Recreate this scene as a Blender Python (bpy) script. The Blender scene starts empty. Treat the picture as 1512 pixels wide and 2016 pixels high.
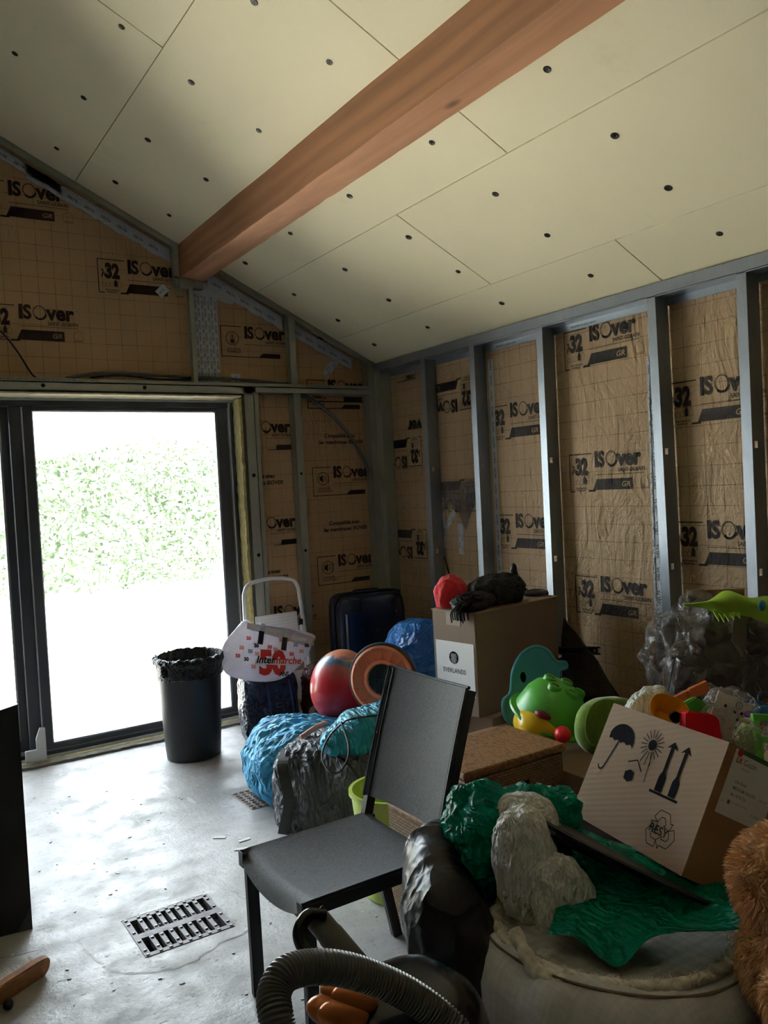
import bpy, bmesh, math, random
from mathutils import Vector, Matrix, noise, Euler
random.seed(7)
S = bpy.context.scene
COL = S.collection
PI = math.pi
V = Vector

# ------------------------------------------------------------------ camera
FPX = 1608.2
yaw, pitch, roll = .57288, -.031955, -.051776
CAM = V((0, 0, 1.6))
_f = V((math.sin(yaw)*math.cos(pitch), math.cos(yaw)*math.cos(pitch), math.sin(pitch)))
_r0 = V((math.cos(yaw), -math.sin(yaw), 0)); _u0 = _r0.cross(_f)
_r = _r0*math.cos(roll) + _u0*math.sin(roll); _u = -_r0*math.sin(roll) + _u0*math.cos(roll)
cd = bpy.data.cameras.new('camera'); co = bpy.data.objects.new('camera', cd); COL.objects.link(co)
cd.sensor_fit = 'VERTICAL'; cd.sensor_height = 36; cd.lens = 36*FPX/2016; cd.clip_start = .05; cd.clip_end = 200
co.matrix_world = Matrix(((_r.x, _u.x, -_f.x, CAM.x), (_r.y, _u.y, -_f.y, CAM.y), (_r.z, _u.z, -_f.z, CAM.z), (0, 0, 0, 1)))
S.camera = co
def P(a, b, t):        # a surveyed point: sight line through the photo's pixel, t metres deep
    return CAM + (_r*((a-756)/FPX) - _u*((b-1008)/FPX) + _f)*t

# ------------------------------------------------------------------ light
w = bpy.data.worlds.new('sky'); S.world = w; w.use_nodes = True
wn = w.node_tree.nodes; bg = wn['Background']
bg.inputs[0].default_value = (.86, .93, 1, 1); bg.inputs[1].default_value = 9.0
sd = bpy.data.lights.new('sun', 'SUN'); sd.energy = 30; sd.angle = .02; sd.color = (1, .95, .86)
so = bpy.data.objects.new('sun', sd); COL.objects.link(so); so.rotation_euler = V((-.72, .16, -.68)).to_track_quat('-Z', 'Y').to_euler()
S.view_settings.view_transform = 'Standard'; S.view_settings.look = 'None'
S.view_settings.gamma = 1; S.view_settings.use_curve_mapping = False
S.view_settings.exposure = 1.05

# ------------------------------------------------------------------ materials
def lin(c):
    return tuple(((x/255)/12.92 if x/255 <= .04045 else ((x/255+.055)/1.055)**2.4) for x in c)
class NT:
    def __init__(s, name):
        s.m = bpy.data.materials.new(name); s.m.use_nodes = True; s.t = s.m.node_tree; s.n = s.t.nodes; s.l = s.t.links
        s.b = s.n['Principled BSDF']; s.tc = s.n.new('ShaderNodeTexCoord')
    def new(s, k, **kw):
        x = s.n.new(k)
        for a, b in kw.items(): setattr(x, a, b)
        return x
    def coord(s, scale=(1, 1, 1), src='Object', rot=(0, 0, 0)):
        mp = s.new('ShaderNodeMapping'); mp.inputs['Scale'].default_value = scale; mp.inputs['Rotation'].default_value = rot
        s.l.new(s.tc.outputs[src], mp.inputs[0]); return mp.outputs[0]
    def noise(s, scale, detail=4, rough=.55, co=None, dist=0):
        x = s.new('ShaderNodeTexNoise'); x.inputs['Scale'].default_value = scale; x.inputs['Detail'].default_value = detail
        x.inputs['Roughness'].default_value = rough; x.inputs['Distortion'].default_value = dist
        s.l.new(co or s.coord(), x.inputs['Vector']); return x.outputs['Fac']
    def ramp(s, v, stops):
        x = s.new('ShaderNodeValToRGB'); e = x.color_ramp.elements
        while len(e) < len(stops): e.new(.5)
        for i, (p, c) in enumerate(stops):
            e[i].position = p; e[i].color = (*c[:3], 1) if isinstance(c, (tuple, list)) else (c, c, c, 1)
        s.l.new(v, x.inputs[0]); return x.outputs[0]
    def mix(s, fac, a, b, blend='MIX'):
        x = s.new('ShaderNodeMix', data_type='RGBA', blend_type=blend)
        for i, v in ((0, fac), (6, a), (7, b)):
            if hasattr(v, 'links'): s.l.new(v, x.inputs[i])
            else: x.inputs[i].default_value = v if i == 0 else (*v[:3], 1)
        return x.outputs[2]
    def math(s, op, a, b=0.):
        x = s.new('ShaderNodeMath', operation=op)
        for i, v in ((0, a), (1, b)):
            if hasattr(v, 'links'): s.l.new(v, x.inputs[i])
            else: x.inputs[i].default_value = v
        return x.outputs[0]
    def bump(s, h, strength=.5, dist=.01, prev=None):
        x = s.new('ShaderNodeBump'); x.inputs['Strength'].default_value = strength; x.inputs['Distance'].default_value = dist
        s.l.new(h, x.inputs['Height'])
        if prev: s.l.new(prev, x.inputs['Normal'])
        s.l.new(x.outputs[0], s.b.inputs['Normal']); return x.outputs[0]
    def set(s, **kw):
        for k, v in kw.items():
            i = s.b.inputs[k.replace('_', ' ')]
            if hasattr(v, 'links'): s.l.new(v, i)
            elif isinstance(v, (tuple, list)): i.default_value = (*v[:3], 1)
            else: i.default_value = v
        return s
def mat(name, rgb, rough=.5, metal=0, var=.12, vs=8, bs=0, bst=.3, bd=.003, wave=None, **kw):
    t = NT(name); c = lin(rgb)
    f = t.noise(vs)
    t.set(Base_Color=t.mix(f, tuple(x*(1-var*1.6) for x in c), tuple(min(1, x*(1+var*1.6)) for x in c)), Roughness=rough, Metallic=metal)
    if bs: t.bump(t.noise(bs, 5), bst, bd)
    t.set(**kw)
    return t.m
M = {}
M['screw'] = mat('screw_steel', (60, 56, 48), .5, .6)
M['black'] = mat('black_plastic', (28, 29, 31), .45, bs=60, bst=.1)
M['dark'] = mat('dark_void', (10, 10, 10), .9)
M['frame'] = mat('anthracite_aluminium', (62, 64, 70), .42, .1, var=.05, bs=400, bst=.05)
M['gasket'] = mat('silver_aluminium', (180, 185, 192), .4, .2, var=.05)
M['white_trim'] = mat('white_trim', (215, 216, 218), .5, var=.04)
M['foam'] = mat('yellow_foam', (186, 172, 118), .9, var=.35, vs=30, bs=60, bst=.9, bd=.01)
M['concrete_step'] = mat('rough_concrete', (135, 130, 120), .9, var=.25, vs=20, bs=50, bst=.8, bd=.006)
M['plaster'] = mat('grey_block_wall', (78, 75, 70), .9, var=.1, vs=3, bs=30)
M['render'] = mat('outside_render', (225, 222, 214), .9, var=.05)
M['conduit'] = mat('grey_conduit', (92, 96, 98), .5)
M['chrome'] = mat('brushed_metal', (170, 172, 176), .3, .9)
def galv(name, rgb, rough, var, metal=.75):
    t = NT(name); c = lin(rgb)
    v = t.new('ShaderNodeTexVoronoi'); v.inputs['Scale'].default_value = 60; t.l.new(t.coord((1, 1, .3)), v.inputs['Vector'])
    f = t.noise(5, 5)
    col = t.mix(f, tuple(x*(1-var) for x in c), tuple(min(1, x*(1+var)) for x in c))
    col = t.mix(t.math('MULTIPLY', v.outputs['Distance'], .35), col, tuple(x*.75 for x in c))
    t.set(Base_Color=col, Roughness=rough, Metallic=metal); t.bump(t.noise(25, 3, co=t.coord((1, 1, .15))), .12, .004)
    return t.m
M['galv'] = galv('galvanised_steel', (158, 166, 174), .42, .15)
M['galv2'] = galv('galvanised_steel_olive', (166, 168, 156), .5, .18, .4)

def kraft(name, rgb, plane, wrinkle, printed=False):
    """brown kraft facing: printed grid lines, creases"""
    t = NT(name); c = lin(rgb)
    g = t.tc.outputs['Object']
    sx = t.new('ShaderNodeSeparateXYZ'); t.l.new(g, sx.inputs[0])
    wob = t.noise(1.7, 3)
    f = t.noise(2.2, 5)
    col = t.mix(f, tuple(x*.82 for x in c), tuple(min(1, x*1.15) for x in c))
    if not printed:
        ln = None
        for out, per in ((sx.outputs['Y' if plane == 'x' else 'X'], .0985), (sx.outputs['Z'], .0985)):
            q = t.math('ADD', out, t.math('MULTIPLY', wob, .012)); q = t.math('DIVIDE', q, per)
            q = t.math('FRACT', q); q = t.math('ABSOLUTE', t.math('SUBTRACT', q, .5)); q = t.math('LESS_THAN', q, .016)
            ln = q if ln is None else t.math('MAXIMUM', ln, q)
        col = t.mix(t.math('MULTIPLY', ln, t.ramp(t.noise(9), [(.35, .25), (.6, .75)])), col, lin((92, 56, 30)))
    t.set(Base_Color=col, Roughness=.62 if not printed else .7, Specular_IOR_Level=.35)
    # creases: warped ridges, long and vertical, plus a crackle
    n1 = t.noise(5.5, 6, .6, t.coord((1, 1, .38)), .8)
    r1 = t.math('ABSOLUTE', t.math('SUBTRACT', n1, .5))
    n2 = t.noise(14, 5, .6, t.coord((1, 1, .6), rot=(.5, .5, 0)), .5); r2 = t.math('ABSOLUTE', t.math('SUBTRACT', n2, .5))
    h = t.math('ADD', t.math('MULTIPLY', r1, -1.4), t.math('MULTIPLY', r2, -.8))
    h = t.math('ADD', h, t.math('MULTIPLY', t.noise(2.3, 3), 1.0))
    t.bump(h, wrinkle, .045)
    return t.m
M['kraft'] = kraft('kraft_insulation_facing', (184, 156, 122), 'x', .9)
M['kraft_back'] = kraft('kraft_insulation_facing_smooth', (186, 154, 118), 'y', .3)
M['ink'] = kraft('black_print', (52, 46, 42), 'x', .7, True)
M['ink_back'] = kraft('black_print_smooth', (46, 32, 24), 'y', .25, True)
M['inklight'] = kraft('knocked_out_print', (172, 140, 102), 'x', .5, True)

def ceiling_mat():
    t = NT('pale_yellow_board'); c = lin((238, 228, 194))
    f = t.noise(1.3, 3, co=t.coord()); col = t.mix(t.ramp(f, [(.3, 0.), (.75, 1.)]), tuple(x*.93 for x in c), c)
    st = t.ramp(t.noise(2.1, 6, .7), [(.60, 0.), (.72, .28)])
    col = t.mix(st, col, lin((196, 190, 130)))
    t.set(Base_Color=col, Roughness=.75, Specular_IOR_Level=.2); t.bump(t.noise(90, 3), .08, .002)
    return t.m
M['board'] = ceiling_mat()
M['boardedge'] = mat('board_backing', (92, 78, 40), .9)
def wood(name, rgb, scale, rough=.6, axis=(1, .12, 1)):
    t = NT(name); c = lin(rgb)
    n = t.noise(scale, 5, .6, t.coord(axis), 1.2)
    wv = t.new('ShaderNodeTexWave', bands_direction='Z'); wv.inputs['Scale'].default_value = scale*.9; wv.inputs['Distortion'].default_value = 9; wv.inputs['Detail'].default_value = 3
    t.l.new(t.coord(axis), wv.inputs['Vector'])
    f = t.math('ADD', t.math('MULTIPLY', n, .85), t.math('MULTIPLY', wv.outputs['Fac'], .15))
    col = t.mix(t.ramp(f, [(.3, 0.), (.75, 1.)]), tuple(x*.62 for x in c), tuple(min(1, x*1.18) for x in c))
    # knots
    v = t.new('ShaderNodeTexVoronoi'); v.inputs['Scale'].default_value = 2.6; t.l.new(t.coord((1, .45, 1)), v.inputs['Vector'])
    k = t.ramp(v.outputs['Distance'], [(.03, 1.), (.075, 0.)])
    col = t.mix(k, col, tuple(x*.25 for x in c))
    t.set(Base_Color=col, Roughness=rough); t.bump(f, .25, .004)
    return t.m
M['beam'] = wood('stained_timber', (196, 142, 104), 5)
M['brushwood'] = wood('beech_wood', (190, 128, 78), 20, axis=(1, 1, 1))

def floor_mat():
    t = NT('worn_concrete'); c = lin((184, 182, 182))
    f = t.noise(1.1, 7, .62, dist=.5); g = t.noise(6, 7, .65); m = t.noise(45, 4, .7)
    col = t.mix(t.ramp(f, [(.3, 0.), (.7, 1.)]), tuple(x*.74 for x in c), c)
    col = t.mix(t.ramp(g, [(.35, .55), (.6, 0.)]), col, lin((140, 138, 134)))
    col = t.mix(t.ramp(m, [(.28, .8), (.42, 0.)]), col, lin((112, 108, 102)))
    pits = t.ramp(t.noise(24, 6, .7, t.coord((1, 1.8, 1))), [(.30, 1.), (.375, 0.)])
    pm = t.ramp(t.noise(1.6, 3), [(.42, .1), (.58, 1.)])
    pits = t.math('MULTIPLY', pits, pm)
    v = t.new('ShaderNodeTexVoronoi', feature='DISTANCE_TO_EDGE'); v.inputs['Scale'].default_value = .85
    wpc = t.new('ShaderNodeMixRGB'); wpc.blend_type = 'ADD'; wpc.inputs[0].default_value = 1
    nz = t.new('ShaderNodeTexNoise'); nz.inputs['Scale'].default_value = 5; nz.inputs['Detail'].default_value = 6; t.l.new(t.coord(), nz.inputs['Vector'])
    sc = t.new('ShaderNodeVectorMath', operation='SCALE'); sc.inputs['Scale'].default_value = .35; t.l.new(nz.outputs['Color'], sc.inputs[0])
    t.l.new(t.coord(), wpc.inputs[1]); t.l.new(sc.outputs[0], wpc.inputs[2]); t.l.new(wpc.outputs[0], v.inputs['Vector'])
    crack = t.ramp(v.outputs['Distance'], [(.0015, 1.), (.006, 0.)])
    crack = t.math('MULTIPLY', crack, t.ramp(t.noise(.9, 2), [(.60, 0.), (.66, .6)]))
    col = t.mix(pits, col, lin((70, 67, 62))); col = t.mix(crack, col, lin((66, 63, 58)))
    scr = t.ramp(t.noise(9, 4, .5, t.coord((1, .25, 1), rot=(0, 0, .9))), [(.66, 0.), (.70, .4)])
    col = t.mix(scr, col, lin((226, 226, 228)))
    t.set(Base_Color=col, Roughness=t.ramp(g, [(.3, .7), (.6, .38)]), Specular_IOR_Level=.5)
    h = t.math('SUBTRACT', t.math('ADD', t.math('MULTIPLY', g, .35), t.math('MULTIPLY', m, .4)), t.math('MAXIMUM', pits, crack))
    t.bump(h, .55, .012)
    return t.m
M['floor'] = floor_mat()

def fabric(name, rgb, rough=.7, weave=700, sheen=.2, var=.1, fold=0., spec=.3):
    t = NT(name); c = lin(rgb)
    a = t.noise(weave*.5, 2, co=t.coord((1, .12, 1))); b = t.noise(weave*.5, 2, co=t.coord((.12, 1, .12)))
    f = t.math('MULTIPLY', t.math('ADD', a, b), .5)
    col = t.mix(t.ramp(f, [(.4, 0.), (.6, 1.)]), tuple(x*(1-var*2) for x in c), tuple(min(1, x*(1+var*2)) for x in c))
    t.set(Base_Color=col, Roughness=rough, Sheen_Weight=sheen, Specular_IOR_Level=spec)
    n = t.bump(f, .25, .001)
    if fold:
        r = t.math('ABSOLUTE', t.math('SUBTRACT', t.noise(13, 5, .55, dist=1.2), .5)); t.bump(r, fold, .03, n)
    return t.m
M['sling'] = fabric('charcoal_sling_fabric', (74, 76, 79), .6, 1500, .1, .3)
M['chairmetal'] = mat('charcoal_powder_coat', (52, 54, 57), .42, .2, var=.06, bs=300, bst=.08)
def plastic_sheet(name, rgb, rough=.3, trans=.25, fold=.6, scale=12, var=.15, alpha=1., st=(1, 1, 1), rz=0.):
    """thin crinkled film or nylon that lets some light through"""
    t = NT(name); c = lin(rgb)
    f = t.noise(5, 4)
    col = t.mix(f, tuple(x*(1-var) for x in c), tuple(min(1, x*(1+var)) for x in c))
    t.set(Base_Color=col, Roughness=rough, Specular_IOR_Level=.5, Alpha=alpha)
    cc = t.coord(st, rot=(0, 0, rz))
    r = t.math('POWER', t.math('ABSOLUTE', t.math('SUBTRACT', t.noise(scale, 2.5, .5, cc, 1.2), .5)), .7)
    r2 = t.math('POWER', t.math('ABSOLUTE', t.math('SUBTRACT', t.noise(scale*2.5, 2, .5, cc, .8), .5)), .7)
    v = t.new('ShaderNodeTexVoronoi', feature='DISTANCE_TO_EDGE'); v.inputs['Scale'].default_value = scale*1.6
    nz = t.new('ShaderNodeTexNoise'); nz.inputs['Scale'].default_value = scale*.6; t.l.new(cc, nz.inputs['Vector'])
    mv = t.new('ShaderNodeMixRGB'); mv.inputs[0].default_value = .12; t.l.new(cc, mv.inputs[1]); t.l.new(nz.outputs['Color'], mv.inputs[2]); t.l.new(mv.outputs[0], v.inputs['Vector'])
    h = t.math('SUBTRACT', t.math('MULTIPLY', r, -1.), t.math('MULTIPLY', r2, .4))
    h = t.math('SUBTRACT', h, t.math('MULTIPLY', v.outputs['Distance'], .45))
    bn = t.bump(h, min(1, fold*1.25), .5/scale)
    if trans:
        tr = t.new('ShaderNodeBsdfTranslucent'); t.l.new(col, tr.inputs[0]); t.l.new(bn, tr.inputs['Normal'])
        mx = t.new('ShaderNodeMixShader'); mx.inputs[0].default_value = trans
        t.l.new(t.b.outputs[0], mx.inputs[1]); t.l.new(tr.outputs[0], mx.inputs[2])
        t.l.new(mx.outputs[0], t.n['Material Output'].inputs[0])
    return t.m
M['liner'] = plastic_sheet('black_bin_liner', (22, 22, 24), .28, 0, .8, 18)
M['lightblue'] = plastic_sheet('light_blue_nylon', (84, 192, 250), .42, .12, .9, 5, st=(.8, 1.8, 1))
M['tealnylon'] = plastic_sheet('teal_nylon', (44, 168, 200), .42, .1, .9, 6, st=(2.4, .8, .8))
M['greynylon'] = plastic_sheet('grey_nylon', (88, 90, 96), .48, .0, .9, 6, st=(2.2, .7, .7), rz=.83)
M['navybag'] = plastic_sheet('navy_woven_plastic', (42, 54, 78), .32, .0, .6, 9)
M['whitebag'] = plastic_sheet('white_woven_plastic', (236, 234, 242), .45, .25, .35, 6, .04)
M['tealfilm'] = plastic_sheet('teal_film', (0, 158, 134), .25, .4, .9, 8)
M['whitefilm'] = plastic_sheet('white_film', (250, 249, 245), .3, .15, 1., 14, .03, st=(1.4, 1.4, .6))
M['bluefilm'] = plastic_sheet('blue_film', (44, 120, 200), .28, .2, .5, 7)
def film(name, rgb, lo, hi, sc):
    t = NT(name); c = lin(rgb); t.set(Base_Color=c, Roughness=.15, Specular_IOR_Level=.8)
    v = t.new('ShaderNodeTexVoronoi', feature='DISTANCE_TO_EDGE'); v.inputs['Scale'].default_value = sc
    nz = t.new('ShaderNodeTexNoise'); nz.inputs['Scale'].default_value = sc*.8; nz.inputs['Detail'].default_value = 4; t.l.new(t.coord(), nz.inputs['Vector'])
    mv = t.new('ShaderNodeMixRGB'); mv.inputs[0].default_value = .18; t.l.new(t.coord(), mv.inputs[1]); t.l.new(nz.outputs['Color'], mv.inputs[2]); t.l.new(mv.outputs[0], v.inputs['Vector'])
    r = t.math('ABSOLUTE', t.math('SUBTRACT', nz.outputs[0], .5)); t.bump(t.math('ADD', v.outputs['Distance'], r), .9, .05)
    a = t.ramp(v.outputs['Distance'], [(.0, hi), (.05, lo+.08), (.25, lo)]); t.l.new(a, t.b.inputs['Alpha']); return t.m
M['clearfilm'] = film('clear_grey_film', (128, 122, 122), .30, .72, 7)
M['clearfilm2'] = film('clear_film', (225, 225, 228), .16, .8, 14)
M['leather'] = plastic_sheet('black_leather', (20, 20, 23), .38, 0, .16, 4, .1)
M['pet'] = fabric('pale_grey_suede', (196, 194, 194), .9, 200, .3, .04, .05)
M['fleece'] = fabric('cream_fleece', (206, 198, 182), .95, 120, .5, .12, .3)
M['redpattern'] = plastic_sheet('dark_red_film', (96, 24, 24), .25, .0, .9, 16, .6)
M['greyfilm'] = plastic_sheet('grey_film', (120, 120, 122), .3, .0, .8, 12)
M['suitcase'] = mat('navy_glossy_shell', (22, 34, 58), .2, var=.08, bs=6, bst=.1, Coat_Weight=.5)
M['suitdark'] = mat('dark_navy_shell', (26, 30, 42), .4)
M['ballmat'] = None
M['orange'] = mat('orange_plastic', (226, 128, 92), .45, var=.05)
M['mesh'] = mat('black_mesh', (30, 32, 36), .6, bs=350, bst=.9, bd=.004)
M['greyplast'] = mat('dark_grey_plastic', (58, 62, 66), .4)
M['whitemetal'] = mat('white_enamel', (222, 222, 226), .35, var=.04)
M['steptread'] = mat('white_ribbed_tread', (212, 212, 214), .45, var=.04)
M['card'] = None
M['label'] = mat('white_label', (228, 226, 226), .5, var=.03)
M['inkblack'] = mat('label_ink', (26, 26, 32), .95, Specular_IOR_Level=.1)
M['inkgrey'] = mat('grey_ink', (96, 92, 92), .6)
M['inkred'] = mat('red_ink', (214, 48, 38), .5)
M['inkorange'] = mat('orange_ink', (224, 130, 96), .5)
M['inkblue'] = mat('blue_ink', (110, 140, 190), .5)
M['inkgreen'] = mat('green_ink', (60, 120, 70), .5)
M['tapelight'] = plastic_sheet('silver_white_tape', (196, 202, 210), .35, 0, .5, 20, .06)
M['tapeink'] = mat('tape_ink', (48, 52, 62), .6)
M['red'] = mat('red_plastic', (236, 24, 40), .4, var=.06)
M['redcloth'] = fabric('red_cloth', (214, 44, 52), .8, 300, .2, .06, .6)
M['yellowamber'] = mat('amber_plastic', (255, 176, 24), .4, var=.05)
M['yellow'] = mat('yellow_plastic', (230, 190, 30), .3, var=.05)
M['green'] = mat('green_plastic', (84, 170, 62), .35, var=.06)
M['green2'] = mat('bright_green_plastic', (110, 200, 80), .35, var=.06)
M['lime'] = mat('lime_felt', (160, 200, 60), .7, var=.08, vs=12)
M['limeplast'] = mat('lime_plastic', (186, 208, 96), .4, var=.04)
M['olive'] = fabric('olive_green_plush', (104, 134, 36), .9, 150, .5, .08)
M['tealplast'] = mat('teal_plastic', (64, 140, 156), .45, var=.05)
M['navyplast'] = mat('navy_plastic', (20, 62, 110), .35)
M['blueplast'] = mat('blue_plastic', (50, 140, 190), .35)
M['purple'] = mat('purple_plastic', (120, 60, 150), .35)
M['orange2'] = mat('deep_orange_plastic', (214, 110, 50), .4)
M['pink'] = mat('pink_fabric', (214, 130, 160), .8)
M['darkpink'] = mat('maroon_plastic', (120, 34, 60), .5)
M['rope'] = mat('black_rope', (20, 20, 22), .55, bs=300, bst=.5)
M['darkcloth'] = fabric('dark_brown_cloth', (52, 46, 42), .9, 100, .1, .1, .3)
M['fur'] = mat('caramel_fur', (216, 168, 120), .85, var=.25, vs=30)
M['furskin'] = mat('brown_plush', (170, 120, 76), .95)
M['bristle'] = mat('white_bristle', (226, 222, 214), .7)
M['hose'] = mat('grey_hose_plastic', (96, 96, 96), .32, var=.04)
M['vacblack'] = mat('glossy_black_plastic', (24, 25, 30), .18, var=.03)
M['vaccopper'] = mat('copper_plastic', (190, 110, 52), .28, .35, var=.05)
M['iron'] = mat('cast_iron', (104, 100, 102), .55, .3, var=.2, vs=40, bs=120, bst=.3)
M['flake'] = mat('plaster_flake', (214, 214, 216), .7)
M['leaf'] = mat('hedge_leaf', (126, 142, 112), .6, var=.3, vs=3)
M['paving'] = mat('pale_terrace', (222, 216, 206), .85, var=.08, vs=2, bs=20)
M['lawn'] = mat('dry_lawn', (196, 196, 160), .95, var=.12, vs=4)
def ball_mat():
    t = NT('marbled_ball'); sx = t.new('ShaderNodeSeparateXYZ'); t.l.new(t.tc.outputs['Object'], sx.inputs[0])
    z = t.math('ADD', sx.outputs['Z'], t.math('MULTIPLY', t.math('SUBTRACT', t.noise(9, 4, dist=1), .5), .13))
    z = t.math('ADD', z, t.math('MULTIPLY', sx.outputs['X'], .25))
    c = t.ramp(t.math('ADD', t.math('MULTIPLY', z, 1.6), .35), [(.40, lin((206, 30, 44))), (.52, lin((176, 88, 88))), (.56, lin((66, 94, 128))), (.60, lin((78, 112, 146))), (.64, lin((214, 142, 116)))])
    t.set(Base_Color=c, Roughness=.33, Coat_Weight=.2); return t.m
M['ball'] = ball_mat()
def card_mat(name, rgb, flute=True, axis='X'):
    t = NT(name); c = lin(rgb); f = t.noise(4, 5)
    wv = t.new('ShaderNodeTexWave', bands_direction=axis); wv.inputs['Scale'].default_value = 38; wv.inputs['Distortion'].default_value = .3
    t.l.new(t.coord(), wv.inputs['Vector'])
    col = t.mix(f, tuple(x*.85 for x in c), tuple(min(1, x*1.12) for x in c))
    if flute: col = t.mix(t.math('MULTIPLY', wv.outputs['Fac'], .16), col, tuple(x*.6 for x in c))
    t.set(Base_Color=col, Roughness=.75); t.bump(wv.outputs['Fac'], .12 if flute else .0, .002)
    return t.m
M['card'] = card_mat('corrugated_cardboard', (160, 134, 108))
M['cardin'] = card_mat('cardboard_inside', (150, 118, 84), False)
M['card2'] = card_mat('brown_cardboard', (156, 130, 106), False)
def wicker_mat(name, rgb):
    t = NT(name); c = lin(rgb)
    b = t.new('ShaderNodeTexBrick'); b.inputs['Scale'].default_value = 1; b.offset = .5
    b.inputs['Brick Width'].default_value = .028; b.inputs['Row Height'].default_value = .011; b.inputs['Mortar Size'].default_value = .0022; b.inputs['Mortar Smooth'].default_value = .8
    b.inputs['Color1'].default_value = (*c, 1); b.inputs['Color2'].default_value = (*[x*.6 for x in c], 1); b.inputs['Mortar'].default_value = (*[x*.12 for x in c], 1)
    sx = t.new('ShaderNodeSeparateXYZ'); t.l.new(t.tc.outputs['Object'], sx.inputs[0]); cb = t.new('ShaderNodeCombineXYZ')
    t.l.new(t.math('ADD', sx.outputs['X'], sx.outputs['Y']), cb.inputs[0]); t.l.new(t.math('ADD', sx.outputs['Z'], t.math('MULTIPLY', sx.outputs['Y'], .0)), cb.inputs[1])
    t.l.new(cb.outputs[0], b.inputs['Vector'])
    t.set(Base_Color=b.outputs['Color'], Roughness=.55)
    t.bump(b.outputs['Fac'], -.9, .006); return t.m
M['wicker'] = wicker_mat('woven_wicker', (168, 134, 94))
def wicker_top(name, rgb):
    t = NT(name); c = lin(rgb)
    v = t.new('ShaderNodeTexVoronoi'); v.inputs['Scale'].default_value = 90; t.l.new(t.coord((1, .5, 1)), v.inputs['Vector'])
    t.set(Base_Color=t.mix(v.outputs['Distance'], c, tuple(x*.3 for x in c)), Roughness=.6); t.bump(v.outputs['Distance'], -.7, .005); return t.m
M['wickertop'] = wicker_top('woven_lid', (170, 124, 78))
def glass_mat():
    t = NT('window_glass')
    tb = t.new('ShaderNodeBsdfTransparent'); tb.inputs[0].default_value = (.93, .95, .95, 1)
    gl = t.new('ShaderNodeBsdfGlossy'); gl.inputs['Roughness'].default_value = .02
    fr = t.new('ShaderNodeFresnel'); fr.inputs[0].default_value = 1.35
    mx = t.new('ShaderNodeMixShader'); t.l.new(fr.outputs[0], mx.inputs[0]); t.l.new(tb.outputs[0], mx.inputs[1]); t.l.new(gl.outputs[0], mx.inputs[2])
    t.l.new(mx.outputs[0], t.n['Material Output'].inputs[0]); return t.m
M['glass'] = glass_mat()

# ------------------------------------------------------------------ object helpers
ORG = {}
def root_of(o):
    while o.parent: o = o.parent
    return o
def setlab(o, label=None, cat=None, group=None, kind=None):
    if label: o['label'] = label
    if cat: o['category'] = cat
    if group: o['group'] = group
    if kind: o['kind'] = kind
    return o
def obj(name, bm, m, parent=None, smooth=False, loc=(0, 0, 0), label=None, cat=None, group=None, kind=None):
    """bm is in world coordinates; the mesh is stored relative to its thing's origin"""
    org = V(loc)
    if parent is not None: org = ORG.get(root_of(parent).name, V((0, 0, 0)))
    if org.length: bmesh.ops.translate(bm, verts=bm.verts, vec=-org)
    bmesh.ops.recalc_face_normals(bm, faces=bm.faces)
    me = bpy.data.meshes.new(name); bm.to_mesh(me); bm.free()
    me.materials.append(M[m] if isinstance(m, str) else m)
    if smooth:
        me.polygons.foreach_set('use_smooth', [True]*len(me.polygons))
        if smooth != 2: me.set_sharp_from_angle(angle=math.radians(38))
    o = bpy.data.objects.new(name, me); COL.objects.link(o)
    if parent is not None: o.parent = parent
    else: o.location = org; ORG[o.name] = org
    if parent is not None and root_of(parent).type == 'EMPTY' and name in ('print', 'lettering', 'orange_ring', 'printed_marks', 'ribs'): kind = 'stuff'
    return setlab(o, label, cat, group, kind)
def thing(name, label, cat, loc=(0, 0, 0), group=None):
    o = bpy.data.objects.new(name, None); COL.objects.link(o); o.location = loc; o.empty_display_size = .05
    ORG[o.name] = V(loc); return setlab(o, label, cat, group)
def B(): return bmesh.new()
def box(bm, x0, x1, y0, y1, z0, z1, mx=None, bev=0):
    vs = [bm.verts.new((x, y, z)) for z in (z0, z1) for y in (y0, y1) for x in (x0, x1)]
    fs = [(0, 2, 3, 1), (4, 5, 7, 6), (0, 1, 5, 4), (2, 6, 7, 3), (0, 4, 6, 2), (1, 3, 7, 5)]
    ff = [bm.faces.new([vs[i] for i in f]) for f in fs]
    if mx is not None: bmesh.ops.transform(bm, matrix=mx, verts=vs)
    if bev:
        es = list({e for f in ff for e in f.edges}); bmesh.ops.bevel(bm, geom=es, offset=bev, segments=2, affect='EDGES', profile=.5)
    return bm
def frame_of(d):
    d = d.normalized(); a = V((0, 0, 1)) if abs(d.z) < .9 else V((1, 0, 0)); s = d.cross(a).normalized(); return s, s.cross(d)
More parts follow.
